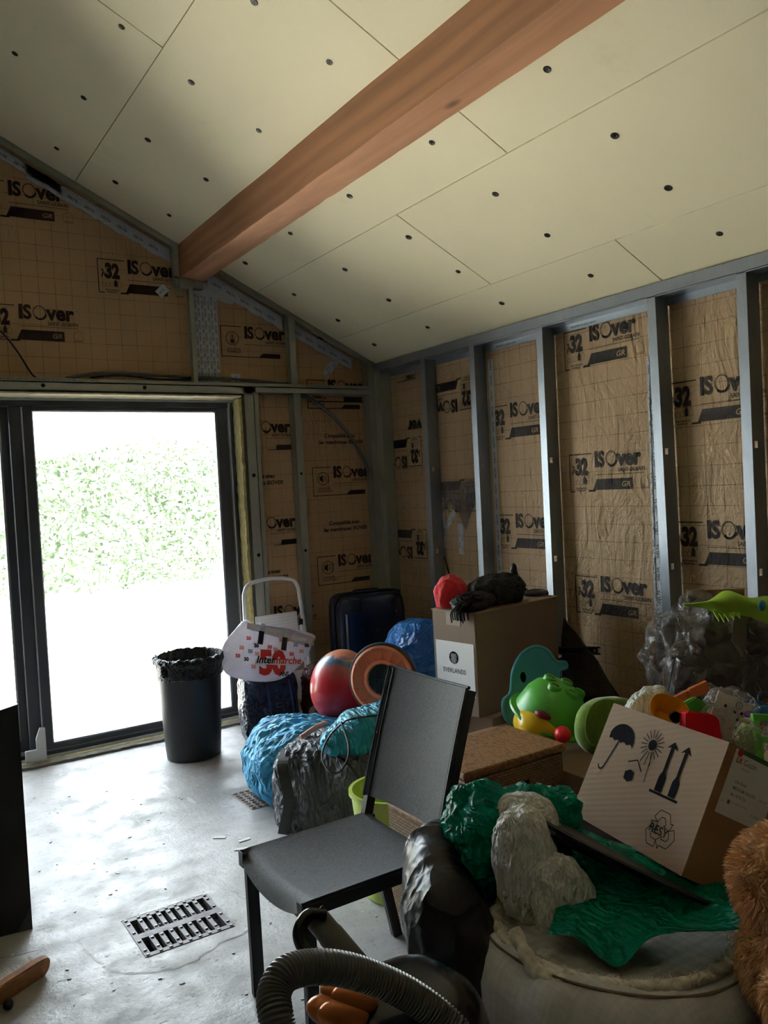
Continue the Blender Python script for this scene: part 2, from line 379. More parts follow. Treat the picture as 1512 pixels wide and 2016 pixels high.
def tube(bm, pts, r, seg=12, closed=False, cap=True, sq=None):
    """swept tube; r number or list; sq=(w,h) for a rectangular section (w across, h up)"""
    pts = [V(p) for p in pts]; n = len(pts); rings = []
    prev = None
    for i, p in enumerate(pts):
        if closed: d = pts[(i+1) % n]-pts[i-1]
        else: d = (pts[min(i+1, n-1)]-pts[max(i-1, 0)])
        d.normalize()
        if prev is None: s, u = frame_of(d)
        else:
            s = prev-d*prev.dot(d); s.normalize(); u = s.cross(d)
        prev = s.copy(); rr = r[i] if isinstance(r, (list, tuple)) else r
        if sq: ring = [bm.verts.new(p+s*a*sq[0]/2+u*b*sq[1]/2) for a, b in ((-1, -1), (1, -1), (1, 1), (-1, 1))]
        else: ring = [bm.verts.new(p+(s*math.cos(2*PI*k/seg)+u*math.sin(2*PI*k/seg))*rr) for k in range(seg)]
        rings.append(ring)
    m = len(rings[0])
    for i in range(n if closed else n-1):
        a, b = rings[i], rings[(i+1) % n]
        for k in range(m): bm.faces.new((a[k], a[(k+1) % m], b[(k+1) % m], b[k]))
    if cap and not closed:
        bm.faces.new(rings[0][::-1]); bm.faces.new(rings[-1])
    return bm
def spline(pts, n=8, closed=False):
    pts = [V(p) for p in pts]; out = []; m = len(pts)
    rng = range(m if closed else m-1)
    for i in rng:
        p1, p2 = pts[i], pts[(i+1) % m]; p0 = pts[i-1] if (closed or i > 0) else p1*2-p2; p3 = pts[(i+2) % m] if (closed or i+2 < m) else p2*2-p1
        for k in range(n):
            t = k/n; out.append(.5*((2*p1)+(p2-p0)*t+(2*p0-5*p1+4*p2-p3)*t*t+(3*p1-p0-3*p2+p3)*t**3))
    if not closed: out.append(pts[-1])
    return out
def lathe(bm, prof, seg=32, mx=None, wob=None):
    rings = []; vs = []
    for j, (r, z) in enumerate(prof):
        ring = []
        for k in range(seg):
            a = 2*PI*k/seg; q = V((r*math.cos(a), r*math.sin(a), z))
            if wob: q = wob(q, a, j)
            v = bm.verts.new(q); ring.append(v); vs.append(v)
        rings.append(ring)
    for a, b in zip(rings, rings[1:]):
        for k in range(seg): bm.faces.new((a[k], a[(k+1) % seg], b[(k+1) % seg], b[k]))
    bm.faces.new(rings[0][::-1]); bm.faces.new(rings[-1])
    if mx is not None: bmesh.ops.transform(bm, matrix=mx, verts=vs)
    return bm
def prism(bm, poly, d, mx=None, z0=0):
    a = [bm.verts.new((x, y, z0)) for x, y in poly]; b = [bm.verts.new((x, y, z0+d)) for x, y in poly]; n = len(poly)
    bm.faces.new(a[::-1]); bm.faces.new(b)
    for i in range(n): bm.faces.new((a[i], a[(i+1) % n], b[(i+1) % n], b[i]))
    if mx is not None: bmesh.ops.transform(bm, matrix=mx, verts=a+b)
    return bm
def axes(o, ex, ey, ez=None):
    ex = V(ex).normalized(); ey = V(ey).normalized(); ez = V(ez) if ez else ex.cross(ey); o = V(o)
    return Matrix(((ex.x, ey.x, ez.x, o.x), (ex.y, ey.y, ez.y, o.y), (ex.z, ey.z, ez.z, o.z), (0, 0, 0, 1)))
def sgnp(x, p): return math.copysign(abs(x)**p, x)
def ridge(p, s, st=(1, 1, 1), seed=0):
    q = V((p.x*st[0]*s+seed*7.1, p.y*st[1]*s+seed*3.3, p.z*st[2]*s))
    return 1-2.4*abs(noise.noise(q))**.75
def facet(p, s, seed=0):
    q = p*s+V((seed*5.3, seed*2.9, seed)); q = q+noise.noise_vector(q*.7)*.55
    d, _ = noise.voronoi(q); return min(1., (d[1]-d[0])*1.5)-.5
def dent(p, ds):
    for c, r in ds:
        q = V(((p.x-c[0])/r[0], (p.y-c[1])/r[1], (p.z-c[2])/r[2])); L = q.length
        if 1e-4 < L < 1: q /= L; p = V((c[0]+q.x*r[0], c[1]+q.y*r[1], c[2]+q.z*r[2]))
    return p
def blob(bm, c, r, e=(1, 1), rot=(0, 0, 0), nu=72, nv=44, fn=None, floor=None, amp=0, sc=6, st=(1, 1, 1), seed=0, fac=0, dents=()):
    """superellipsoid with crease noise. fn(local unit pos) may move the point before placing"""
    R = Euler(rot).to_matrix(); c = V(c); rows = []
    def pt(u, v):
        cv, sv = math.cos(v), math.sin(v)
        d = V((sgnp(cv, e[0])*sgnp(math.cos(u), e[1]), sgnp(cv, e[0])*sgnp(math.sin(u), e[1]), sgnp(sv, e[0])))
        if fn: d = fn(d)
        p = V((d.x*r[0], d.y*r[1], d.z*r[2]))
        if amp:
            nrm = V((d.x/r[0], d.y/r[1], d.z/r[2])).normalized()
            h = ridge(p, sc, st, seed)*.6+ridge(p, sc*2.3, st, seed+5)*.3+noise.noise(p*sc*.5+V((seed, 0, 0)))*.6
            if fac: h = h*(1-fac)-fac*(facet(p, sc, seed)*1.3+facet(p, sc*2.6, seed+3)*.5)
            p = p+nrm*amp*h
        p = R @ p+c
        if dents: p = dent(p, dents)
        if floor is not None and p.z < floor: p.z = floor
        return p
    top = bm.verts.new(pt(0, PI/2)); bot = bm.verts.new(pt(0, -PI/2))
    for j in range(1, nv):
        v = -PI/2+PI*j/nv; rows.append([bm.verts.new(pt(2*PI*k/nu-PI, v)) for k in range(nu)])
    for a, b in zip(rows, rows[1:]):
        for k in range(nu): bm.faces.new((a[k], a[(k+1) % nu], b[(k+1) % nu], b[k]))
    for k in range(nu):
        bm.faces.new((bot, rows[0][(k+1) % nu], rows[0][k])); bm.faces.new((top, rows[-1][k], rows[-1][(k+1) % nu]))
    return bm
def sheet(bm, F, nu, nv, thick=.002, mx=None):
    """solid sheet through F(u,v), u,v in 0..1"""
    g = [[V(F(i/nu, j/nv)) for j in range(nv+1)] for i in range(nu+1)]
    def nrm(i, j):
        a = g[min(i+1, nu)][j]-g[max(i-1, 0)][j]; b = g[i][min(j+1, nv)]-g[i][max(j-1, 0)]; n = a.cross(b)
        return n.normalized() if n.length > 1e-9 else V((0, 0, 1))
    A = [[bm.verts.new(g[i][j]) for j in range(nv+1)] for i in range(nu+1)]
    Bv = [[bm.verts.new(g[i][j]-nrm(i, j)*thick) for j in range(nv+1)] for i in range(nu+1)]
    for i in range(nu):
        for j in range(nv):
            bm.faces.new((A[i][j], A[i+1][j], A[i+1][j+1], A[i][j+1])); bm.faces.new((Bv[i][j], Bv[i][j+1], Bv[i+1][j+1], Bv[i+1][j]))
    for i in range(nu):
        bm.faces.new((A[i][0], Bv[i][0], Bv[i+1][0], A[i+1][0])); bm.faces.new((A[i][nv], A[i+1][nv], Bv[i+1][nv], Bv[i][nv]))
    for j in range(nv):
        bm.faces.new((A[0][j], A[0][j+1], Bv[0][j+1], Bv[0][j])); bm.faces.new((A[nu][j], Bv[nu][j], Bv[nu][j+1], A[nu][j+1]))
    return bm
_tc = {}
def text(bm, s, size, mx, bold=0, shear=0, align='LEFT', sx=1, sy=1):
    """flat lettering from the built-in font, in the plane of mx"""
    key = (s, bold, shear, align)
    if key not in _tc:
        cu = bpy.data.curves.new('t', 'FONT'); cu.body = s; cu.size = 1; cu.offset = bold; cu.shear = shear; cu.align_x = align; cu.resolution_u = 3; cu.fill_mode = 'BOTH'
        o = bpy.data.objects.new('t', cu); COL.objects.link(o); bpy.context.view_layer.update()
        dg = bpy.context.evaluated_depsgraph_get(); me = bpy.data.meshes.new_from_object(o.evaluated_get(dg)); bpy.data.objects.remove(o)
        _tc[key] = ([v.co.copy() for v in me.vertices], [list(p.vertices) for p in me.polygons]); bpy.data.meshes.remove(me); bpy.data.curves.remove(cu)
    vs, fs = _tc[key]
    nv = [bm.verts.new(mx @ V((v.x*size*sx, v.y*size*sy, 0))) for v in vs]
    for f in fs:
        try: bm.faces.new([nv[i] for i in f])
        except ValueError: pass
    return bm
def quad(bm, mx, x0, y0, x1, y1, z=0, skew=0):
    bm.faces.new([bm.verts.new(mx @ V(p)) for p in ((x0, y0, z), (x1, y0, z), (x1, y1, z), (x0+skew, y1, z))])
def line(bm, mx, a, b, wd, z=0):
    a = V((a[0], a[1], z)); b = V((b[0], b[1], z)); d = (b-a).normalized(); n = V((-d.y, d.x, 0))*wd/2
    bm.faces.new([bm.verts.new(mx @ q) for q in (a-n, b-n, b+n, a+n)])
def ring2(bm, mx, c, r0, r1, seg=28, a0=0, a1=2*PI, z=0, ecc=1):
    n = seg; A = []
    for k in range(n+1):
        a = a0+(a1-a0)*k/n; A.append((bm.verts.new(mx @ V((c[0]+r0*ecc*math.cos(a), c[1]+r0*math.sin(a), z))), bm.verts.new(mx @ V((c[0]+r1*ecc*math.cos(a), c[1]+r1*math.sin(a), z)))))
    for p, q in zip(A, A[1:]): bm.faces.new((p[0], q[0], q[1], p[1]))
def disc2(bm, mx, c, r, seg=20, z=0): bm.faces.new([bm.verts.new(mx @ V((c[0]+r*math.cos(2*PI*k/seg), c[1]+r*math.sin(2*PI*k/seg), z))) for k in range(seg)])
def shift(mx, x, y, z=0): return mx @ Matrix.Translation((x, y, z))
# ================================================================== THE SETTING
YB, YF, XR, XF = 5.40, 5.30, 3.50, 3.40       # facing and stud planes of the back and right walls
def zc(x): return 4.206-.488*x if x > -.6 else 4.499+.488*(x+.6)
DX0, DX1, DZ1 = -.68, 2.28, 2.25              # door opening
# floor with a pit under the drain
GX0, GX1, GY0, GY1 = .752, 1.084, 2.843, 3.143
bm = B()
for x0, x1, y0, y1 in ((-3.6, GX0, -2.6, 5.30), (GX1, 3.7, -2.6, 5.30), (GX0, GX1, -2.6, GY0), (GX0, GX1, GY1, 5.30)):
    box(bm, x0, x1, y0, y1, -.12, 0)
floor = obj('floor', bm, 'floor', kind='structure')
bm = B(); box(bm, GX0-.01, GX1+.01, GY0-.01, GY1+.01, -.5, -.12); obj('drain_pit', bm, 'dark', floor)
# raised patches of mortar around the grate and the hatch
def patch(pts, z, name='mortar_patch'):
    bm = B(); n = len(pts); c = V((sum(p[0] for p in pts)/n, sum(p[1] for p in pts)/n, z)); cen = bm.verts.new(c); ring = []
    sp = spline([(x, y, 0) for x, y in pts], 8, True)
    for q in sp:
        j = .014*noise.noise(q*24)+.008*noise.noise(q*70); ring.append((bm.verts.new((q.x+j, q.y-j, .0005)), bm.verts.new((c.x+(q.x+j-c.x)*.965, c.y+(q.y-j-c.y)*.965, z))))
    for a, b in zip(ring, ring[1:]+ring[:1]):
        bm.faces.new((a[0], b[0], b[1], a[1]))
    # leave the grate open: stop the patch at its rim
    inner = []
    hx0, hx1, hy0, hy1 = HOLE
    for (a, b) in ring:
        d = V((b.co.x-(hx0+hx1)/2, b.co.y-(hy0+hy1)/2, 0)); k = min((hx1-hx0)/2/max(1e-6, abs(d.x)), (hy1-hy0)/2/max(1e-6, abs(d.y)))
        inner.append(bm.verts.new(((hx0+hx1)/2+d.x*k, (hy0+hy1)/2+d.y*k, z)))
    m = len(ring)
    for i in range(m): bm.faces.new((ring[i][1], ring[(i+1) % m][1], inner[(i+1) % m], inner[i]))
    bm.verts.remove(cen); return obj(name, bm, 'floor', floor)
HOLE = (GX0-.006, GX1+.006, GY0-.006, GY1+.006)
patch([(.58, 3.12), (.60, 2.96), (.64, 2.82), (.74, 2.74), (.86, 2.71), (1.0, 2.76), (1.16, 2.80), (1.2, 2.95), (1.16, 3.14), (1.0, 3.19), (.8, 3.19), (.66, 3.2)], .0018)
HOLE = (1.575, 1.90, 3.82, 4.10)
patch([(1.49, 4.02), (1.50, 3.86), (1.53, 3.72), (1.66, 3.70), (1.82, 3.70), (1.97, 3.76), (1.99, 3.95), (1.97, 4.15), (1.76, 4.2), (1.58, 4.17)], .0015)
bm = B()
for _ in range(70):
    x, y = random.uniform(.35, 1.6), random.uniform(2.3, 4.9); s = random.uniform(.003, .011); a = random.uniform(0, PI)
    prism(bm, [(s*math.cos(k*1.25+random.random()*.5), s*random.uniform(.4, .9)*math.sin(k*1.25)) for k in range(5)], .0022, Matrix.Translation((x, y, .0005)) @ Matrix.Rotation(a, 4, 'Z'))
for px, y in ((1.41, 3.52), (1.36, 3.44), (1.33, 3.62), (1.46, 3.35)):
    prism(bm, [(-.03, -.008), (.028, -.012), (.03, .008), (-.022, .012)], .003, Matrix.Translation((px, y, .0005)) @ Matrix.Rotation(px*9, 4, 'Z'))
obj('plaster_flakes', bm, 'flake', floor, kind='stuff')

# back wall: kraft-faced insulation in the gable, open at the door
def gable(bm, y0, y1, x0, x1, z0, over=0):
    xs = sorted({x0, x1} | ({-.6} if x0 < -.6 < x1 else set())); top = [(x, zc(x)+over) for x in xs]
    poly = [(x0, z0)]+[(x1, z0)]+top[::-1]
    prism(bm, poly, y1-y0, Matrix(((1, 0, 0, 0), (0, 0, 1, y0), (0, 1, 0, 0), (0, 0, 0, 1))))
bm = B(); gable(bm, YB, 5.62, -3.6, DX0, 0, .02); gable(bm, YB, 5.62, DX0, DX1, DZ1+.03, .02); gable(bm, YB, 5.62, DX1+.03, 3.72, 0, .02); gable(bm, YB, 5.62, DX1, DX1+.03, DZ1+.03, .02)
wall_back = obj('wall_back', bm, 'kraft_back', kind='structure')
bm = B(); box(bm, XR, 3.72, -2.6, YB, 0, 2.55)
wall_right = obj('wall_right', bm, 'kraft', kind='structure')
# rear and left walls (behind the camera)
bm = B()
box(bm, -3.8, -3.6, -2.6, 5.62, 0, 3.1)
obj('wall_left', bm, 'plaster', kind='structure')
bm = B(); gable(bm, -2.8, -2.6, -3.8, 3.72, 0, .02)
obj('wall_rear', bm, 'plaster', kind='structure')
# ceiling: backing, boards, screws
def slope_box(bm, x0, x1, y0, y1, h0, h1):
    vs = [bm.verts.new((x, y, zc(x)+h)) for h in (h0, h1) for y in (y0, y1) for x in (x0, x1)]
    for f in ((0, 2, 3, 1), (4, 5, 7, 6), (0, 1, 5, 4), (2, 6, 7, 3), (0, 4, 6, 2), (1, 3, 7, 5)): bm.faces.new([vs[i] for i in f])
bm = B(); slope_box(bm, -.6, 4.1, -3.0, 6.0, .014, .22); slope_box(bm, -4.1, -.6, -3.0, 6.0, .014, .22)
ceiling = obj('ceiling', bm, 'boardedge', kind='structure')
G = .0035
for x0, x1, ys in ((.05, 1.265, (5.40, 3.57, .97, -1.6)), (1.265, 2.455, (5.40, 2.675, .07, -2.6)), (2.455, 3.08, (5.40, 3.54, .94, -1.6)), (3.08, 3.5, (5.40, 2.645, .05, -2.6)), (-.6, .05, (5.40, 2.3, -.3, -2.6)), (-2.1, -.6, (5.4, 2.8, .2, -2.6)), (-3.6, -2.1, (5.4, 2.8, .2, -2.6))):
    for ya, yb in zip(ys, ys[1:]):
        bm = B(); slope_box(bm, x0+G*(.6 if x0 < 2 else 1), x1-G*.6, yb+G, ya-G, 0, .0125); obj('panel', bm, 'board', ceiling)
for ys in ((.05, -1.6), (2.455, -1.6)):
    pass
bm = B(); slope_box(bm, .055, 1.26, -2.6, -1.61, 0, .0125); obj('panel', bm, 'board', ceiling)
bm = B(); slope_box(bm, 2.46, 3.075, -2.6, -1.61, 0, .0125); obj('panel', bm, 'board', ceiling)
bm = B(); prof = [(.001, -.003), (.004, -.003), (.0045, -.0005), (.009, -.0015), (.0155, -.0025), (.017, -.0005), (.017, .001)]
lathe(bm, prof, 14); sme = bpy.data.meshes.new('screw'); bm.to_mesh(sme); bm.free(); sme.materials.append(M['screw'])
for x in (.475, .79, 1.11, 1.425, 1.75, 2.245, 2.605, 2.92, 3.235):
    for y in (5.02, 4.35, 3.64, 2.94, 2.21, 1.5, .8):
        xx = x+random.uniform(-.006, .006); yy = y+random.uniform(-.02, .02)
        o = bpy.data.objects.new('screw', sme); COL.objects.link(o); o.parent = ceiling; o.location = (xx, yy, zc(xx)-.0005)
        o.rotation_euler = (0, math.atan(.488), 0); s = random.uniform(.85, 1.1); o.scale = (s, s, 1)
# ridge purlin beam
bm = B(); pts = []
nx, ny = 2, 120
def beamv(u, v, y):
    return V((1.905+.187*u+.004*noise.noise(V((y*2.2, u*3, v*2))), y, 3.055+(.22-.0)*v+.005*noise.noise(V((y*3.1, v*2+9, u*2)))+(.006*max(0, noise.noise(V((y*9, 4, u))))) if True else 0))
sec = [(0, 0), (.04, -.0), (.5, 0), (.96, 0), (1, .05), (1, .5), (1, 1.12), (0, 1.12), (0, .5), (0, .04)]
rings = []
for i in range(ny+1):
    y = 5.39-i*(7.9/ny); rings.append([bm.verts.new(beamv(u, v, y)) for u, v in sec])
for a, b in zip(rings, rings[1:]):
    for k in range(len(sec)): bm.faces.new((a[k], a[(k+1) % len(sec)], b[(k+1) % len(sec)], b[k]))
bm.faces.new(rings[0]); bm.faces.new(rings[-1][::-1])
beam = obj('ceiling_beam', bm, 'beam', smooth=True, kind='structure')

# ---- galvanised framing
def channel_x(bm, xf, y, z0, z1, wd=.048, dep=.095, holes=()):
    """stud of the right wall: flange on plane xf, web towards the camera at y"""
    t = .0022
    box(bm, xf, xf+t, y, y+wd, z0, z1)
    zz = [z0]+[q for h in holes for q in (h-.016, h+.016)]+[z1]
    for a, b in zip(zz[::2], zz[1::2]): box(bm, xf, xf+dep, y-t, y, a, b)
    for h in holes:
        box(bm, xf, xf+.018, y-t, y, h-.016, h+.016); box(bm, xf+.042, xf+dep, y-t, y, h-.016, h+.016)
    box(bm, xf+t, xf+.012, y+wd-t, y+wd, z0, z1)
def tilt_y(bm, y, k, z0=0):      # lean along the wall
    for v in bm.verts: v.co.y += (v.co.z-z0)*k
STUDS = [(4.652, -.006), (4.110, -.004), (3.485, -.003), (2.680, .012), (2.190, .0), (1.60, .004), (1.0, 0), (.4, 0), (-.2, 0), (-.8, 0)]
for i, (y, k) in enumerate(STUDS):
    bm = B(); channel_x(bm, XF, y, 0.01, 2.50, holes=(.55, 1.12, 1.70)); tilt_y(bm, y, k, 2.0); obj('stud', bm, 'galv', wall_right)
bm = B(); channel_x(bm, XF, 5.235, .01, 2.5, wd=.062); box(bm, XF-.004, XF, 5.28, 5.30, 0, 2.5); obj('corner_stud', bm, 'galv2', wall_right)
bm = B(); box(bm, XF-.003, XF, -2.6, 5.3, 2.478, 2.535); box(bm, XF, XR, -2.6, 5.3, 2.47, 2.476); box(bm, XF-.006, XF-.002, -2.6, 5.3, 2.478, 2.484)
obj('top_track', bm, 'galv', wall_right)
bm = B(); box(bm, XR-.006, XR, -2.6, 5.38, 2.432, 2.47); obj('insulation_track', bm, 'galv', wall_right)
bm = B(); box(bm, XF-.001, XR, -2.6, 5.3, 0.001, .04); obj('bottom_track', bm, 'galv', wall_right)
def chan_back(name, x0, x1, z0, z1, m='galv2', yf=YF, dep=.09, lip=True):
    bm = B(); box(bm, x0, x1, yf, yf+.003, z0, z1)
    if x1-x0 > z1-z0: box(bm, x0, x1, yf, yf+dep, z1-.003, z1); box(bm, x0, x1, yf, yf+dep, z0, z0+.003)
    else: box(bm, x0, x0+.003, yf, yf+dep, z0, z1); (box(bm, x1-.003, x1, yf, yf+.03, z0, z1) if lip else None)
    return obj(name, bm, m, wall_back)
chan_back('header_track', -.9, 2.385, 2.289, 2.338)
chan_back('header_track', -.9, 3.40, 2.341, 2.366, yf=YF-.004)
chan_back('header_track', 2.40, 3.40, 2.300, 2.338, yf=YF-.002)
chan_back('stud', 1.955, 1.987, 2.366, 3.05, dep=.05)
chan_back('stud', 2.684, 2.738, 2.366, 2.86, dep=.06)
chan_back('stud', 2.312, 2.382, .02, 2.34, dep=.10); chan_back('stud', 2.388, 2.424, .02, 2.31, dep=.09, yf=YF+.012)
chan_back('stud', 2.700, 2.758, .02, 2.305, dep=.08, yf=YF+.01)
chan_back('stud', 3.335, 3.400, .02, 2.56, dep=.09)
chan_back('stud', -.76, -.69, .02, 2.29)
bm = B()
for x in (1.0, 1.62): disc2(bm, axes((x+.0, YF-.0035, 2.317), (1, 0, 0), (0, 0, 1)), (0, 0), .012)
for x, z in ((2.35, 1.72), (2.352, 1.16)): disc2(bm, axes((x, YF-.0035, z), (1, 0, 0), (0, 0, 1)), (0, 0), .012)
for x, z in ((2.727, 1.72), (2.727, 1.16)): disc2(bm, axes((x, YF+.006, z), (1, 0, 0), (0, 0, 1)), (0, 0), .010)
obj('track_holes', bm, 'dark', wall_back)
# sloped perimeter track on the gable, both sides of the beam
def slope_bar(bm, x0, x1, y0, y1, d0, d1, wob=0):
    n = 40; rows = []
    for i in range(n+1):
        x = x0+(x1-x0)*i/n; j = wob*noise.noise(V((x*14, d0*5, 0)))+wob*.6*noise.noise(V((x*50, 3, 1)))
        rows.append([bm.verts.new((x, y, zc(x)-d)) for y, d in ((y0, d0), (y1, d0), (y1, d1+j), (y0, d1+j))])
    for a, b in zip(rows, rows[1:]):
        for k in range(4): bm.faces.new((a[k], a[(k+1) % 4], b[(k+1) % 4], b[k]))
    bm.faces.new(rows[0]); bm.faces.new(rows[-1][::-1])
for x0, x1 in ((-.6, 1.9), (2.10, 3.40)):
    bm = B(); slope_bar(bm, x0, x1, YF, YF+.004, .002, .045); slope_bar(bm, x0, x1, YF, YB, .002, .006); obj('perimeter_track', bm, 'galv2', wall_back)
# brackets holding the beam end
bm = B(); box(bm, 1.865, 1.898, YF-.002, YF+.05, 3.06, 3.28); obj('beam_bracket', bm, 'galv2', wall_back)
bm = B(); box(bm, 1.875, 2.075, 5.33, YB, 3.0, 3.05); box(bm, 1.90, 1.96, YF, YF+.06, 2.985, 3.05); obj('beam_bracket', bm, 'galv2', wall_back)
# silver-white adhesive tapes with their printed word
def MB_(x, z, y=YB-.0025): return axes((x, y, z), (1, 0, 0), (0, 0, 1))            # back wall plane, facing the room (normal -y)
def MR_(y, z, x=XR-.0025): return axes((x, y, z), (0, -1, 0), (0, 0, 1))           # right wall plane, u runs towards the camera
def tape(parent, mx, L, Wd, words='DELTA', size=.016, gap=.085, rag=.004, rows=1):
    """strip along local +x with ragged edges"""
    bm = B(); n = max(6, int(L/.02)); a = []
    for i in range(n+1):
        x = L*i/n; r1 = rag*noise.noise(V((x*40, mx[0][3]*9, 0))); r2 = rag*noise.noise(V((x*40, 7, mx[2][3]*9)))
        a.append((bm.verts.new(mx @ V((x, r1, 0))), bm.verts.new(mx @ V((x, Wd+r2, 0)))))
    for p, q in zip(a, a[1:]): bm.faces.new((p[0], q[0], q[1], p[1]))
    t = obj('tape', bm, 'tapelight', parent)
    bm = B()
    for k in range(rows):
        x = .01+.03*(k % 2)
        while x+.06 < L:
            text(bm, words, size, mx @ Matrix.Translation((x, Wd*(k+.5)/rows-size*.36, .0006)), bold=.015); x += gap
    if len(bm.verts): obj('print', bm, 'tapeink', t)
    return t
sl = math.atan(.488)
for x0, x1, wd in ((.2, 1.2, .05), (1.0, 1.87, .075), (2.13, 2.68, .085), (2.73, 3.25, .08)):
    bm = B(); slope_bar(bm, x0, x1, YB-.012, YB-.003, .035, .045+wd, .012)
    t = obj('tape', bm, 'tapelight', wall_back); bm = B(); x = x0+.03
    while x < x1-.08:
        mx = axes((x, YB-.0135, zc(x)-.045-wd*.62), (math.cos(sl), 0, -math.sin(sl)), (math.sin(sl), 0, math.cos(sl))); text(bm, 'DELTA', .022, mx, bold=.02); x += .10
    obj('print', bm, 'tapeink', t)
for k in range(4):
    mx = axes((2.048+.046*k, YB-.004-.0006*k, 2.375+.0*k), (0, 0, 1), (-1, 0, 0)); tape(wall_back, mx, .68-.02*k, .054, rows=2, size=.019, gap=.082)
bm = B(); mx = MB_(0, 0, YB-.006)
bm.faces.new([bm.verts.new(mx @ V(p)) for p in ((2.0, 3.04, 0), (2.0, 2.98, 0), (2.16, 2.955, 0), (2.30, 2.925, 0), (2.33, 2.955, 0), (2.12, 3.06, 0))]); obj('tape', bm, 'tapelight', wall_back)
tape(wall_back, axes((3.04, YB-.005, 2.43), (.62, 0, .75), (-.75, 0, .62)), .22, .06, rows=2, size=.014)
tape(wall_back, axes((2.335, YB-.005, 2.37), (0, 0, 1), (-1, 0, 0)), .07, .07)
tape(wall_back, axes((1.80, YB-.006, 2.93), (.7, 0, .7), (-.7, 0, .7)), .08, .06)
# tape beside the fourth and second studs of the right wall
def tR(y, z, dy, dz, L, Wd, **k): return tape(wall_right, axes((XR-.004, y, z), (0, dy, dz), (0, dz, -dy)), L, Wd, **k)
tR(2.80, .3, -.012, 1, 2.08, .036, size=.024, gap=.12, rag=.002)
tR(2.83, .3, -.012, 1, 1.9, .020, size=.010, gap=.09, rag=.002)
tR(4.045, .3, -.004, 1, 2.08, .05, size=.022, gap=.10, rag=.002)
# patched area with film and three tapes
bm = B(); sheet(bm, lambda u, v: V((XR-.004-.002*noise.noise(V((u*9, v*9, 0))), 4.665-.40*u, 1.60-.36*v*(.9-.5*abs(math.sin(u*4+.5)))-.01*v)), 24, 12, .001)
obj('film_patch', bm, 'clearfilm', wall_right)
tR(4.628, 1.14, .0, 1, .38, .048, rows=2, size=.015); tR(4.675, 1.18, -.65, .76, .27, .045, rows=2, size=.015); tR(4.43, 1.10, 0, 1, .21, .055, rows=2, size=.015)
# print along tracks
bm = B()
mx = MB_(.70, 2.347, YF-.0065)
text(bm, 'NAFER-R4830 300 NF-C9TD DF F-21/03 20 20 46 CE EN 14195', .019, mx, bold=.0, sx=1.25)
text(bm, 'NAFER-R4830-300-NF', .017, MB_(2.80, 2.347, YF-.0065), sx=1.2)
obj('print', bm, 'grey', wall_back) if 'grey' in M else obj('print', bm, 'inkgrey', wall_back)
bm = B()
for y in (4.0, 3.35): text(bm, 'TERRAFORT · 01 32 51 · WWW', .014, MR_(y, 2.443, XR-.0075), bold=.02)
obj('print', bm, 'tapeink', wall_right)

# ---- the wrapped-facing print
def house(bm, mx, x, y, w_, h, fill=False):
    if fill:
        bm.faces.new([bm.verts.new(mx @ V(p)) for p in ((x, y, 0), (x+w_, y, 0), (x+w_, y+h*.6, 0), (x+w_/2, y+h, 0), (x, y+h*.6, 0))]); return
    P_ = [(x, y), (x+w_, y), (x+w_, y+h*.6), (x+w_/2, y+h), (x, y+h*.6)]
    for a, b in zip(P_, P_[1:]+P_[:1]): line(bm, mx, a, b, .0016)
def wordmark(bm, mx, x, y, s=1., clip=0):
    if clip < 1: text(bm, 'I', .118*s, shift(mx, x, y), bold=.045); text(bm, 'S', .118*s, shift(mx, x+.028*s, y), bold=.04, sx=.86)
    cx = x+.122*s if clip < 1 else x+.01
    ring2(bm, mx, (cx, y+.041*s), .036*s, .0415*s, 24, 0, 2*PI, ecc=.92); ring2(bm, mx, (cx+.003*s, y+.041*s), .036*s, .048*s, 20, 3.9, 6.0, ecc=.9)
    text(bm, 'ver', .126*s, shift(mx, cx+.043*s, y), bold=.04, sx=.95)
    text(bm, 'SAINT-GOBAIN', .030*s, shift(mx, cx+.045*s, y-.034*s), bold=.02, sx=.88)
    line(bm, mx, (x, y-.047*s), (cx+.225*s, y-.047*s), .003)
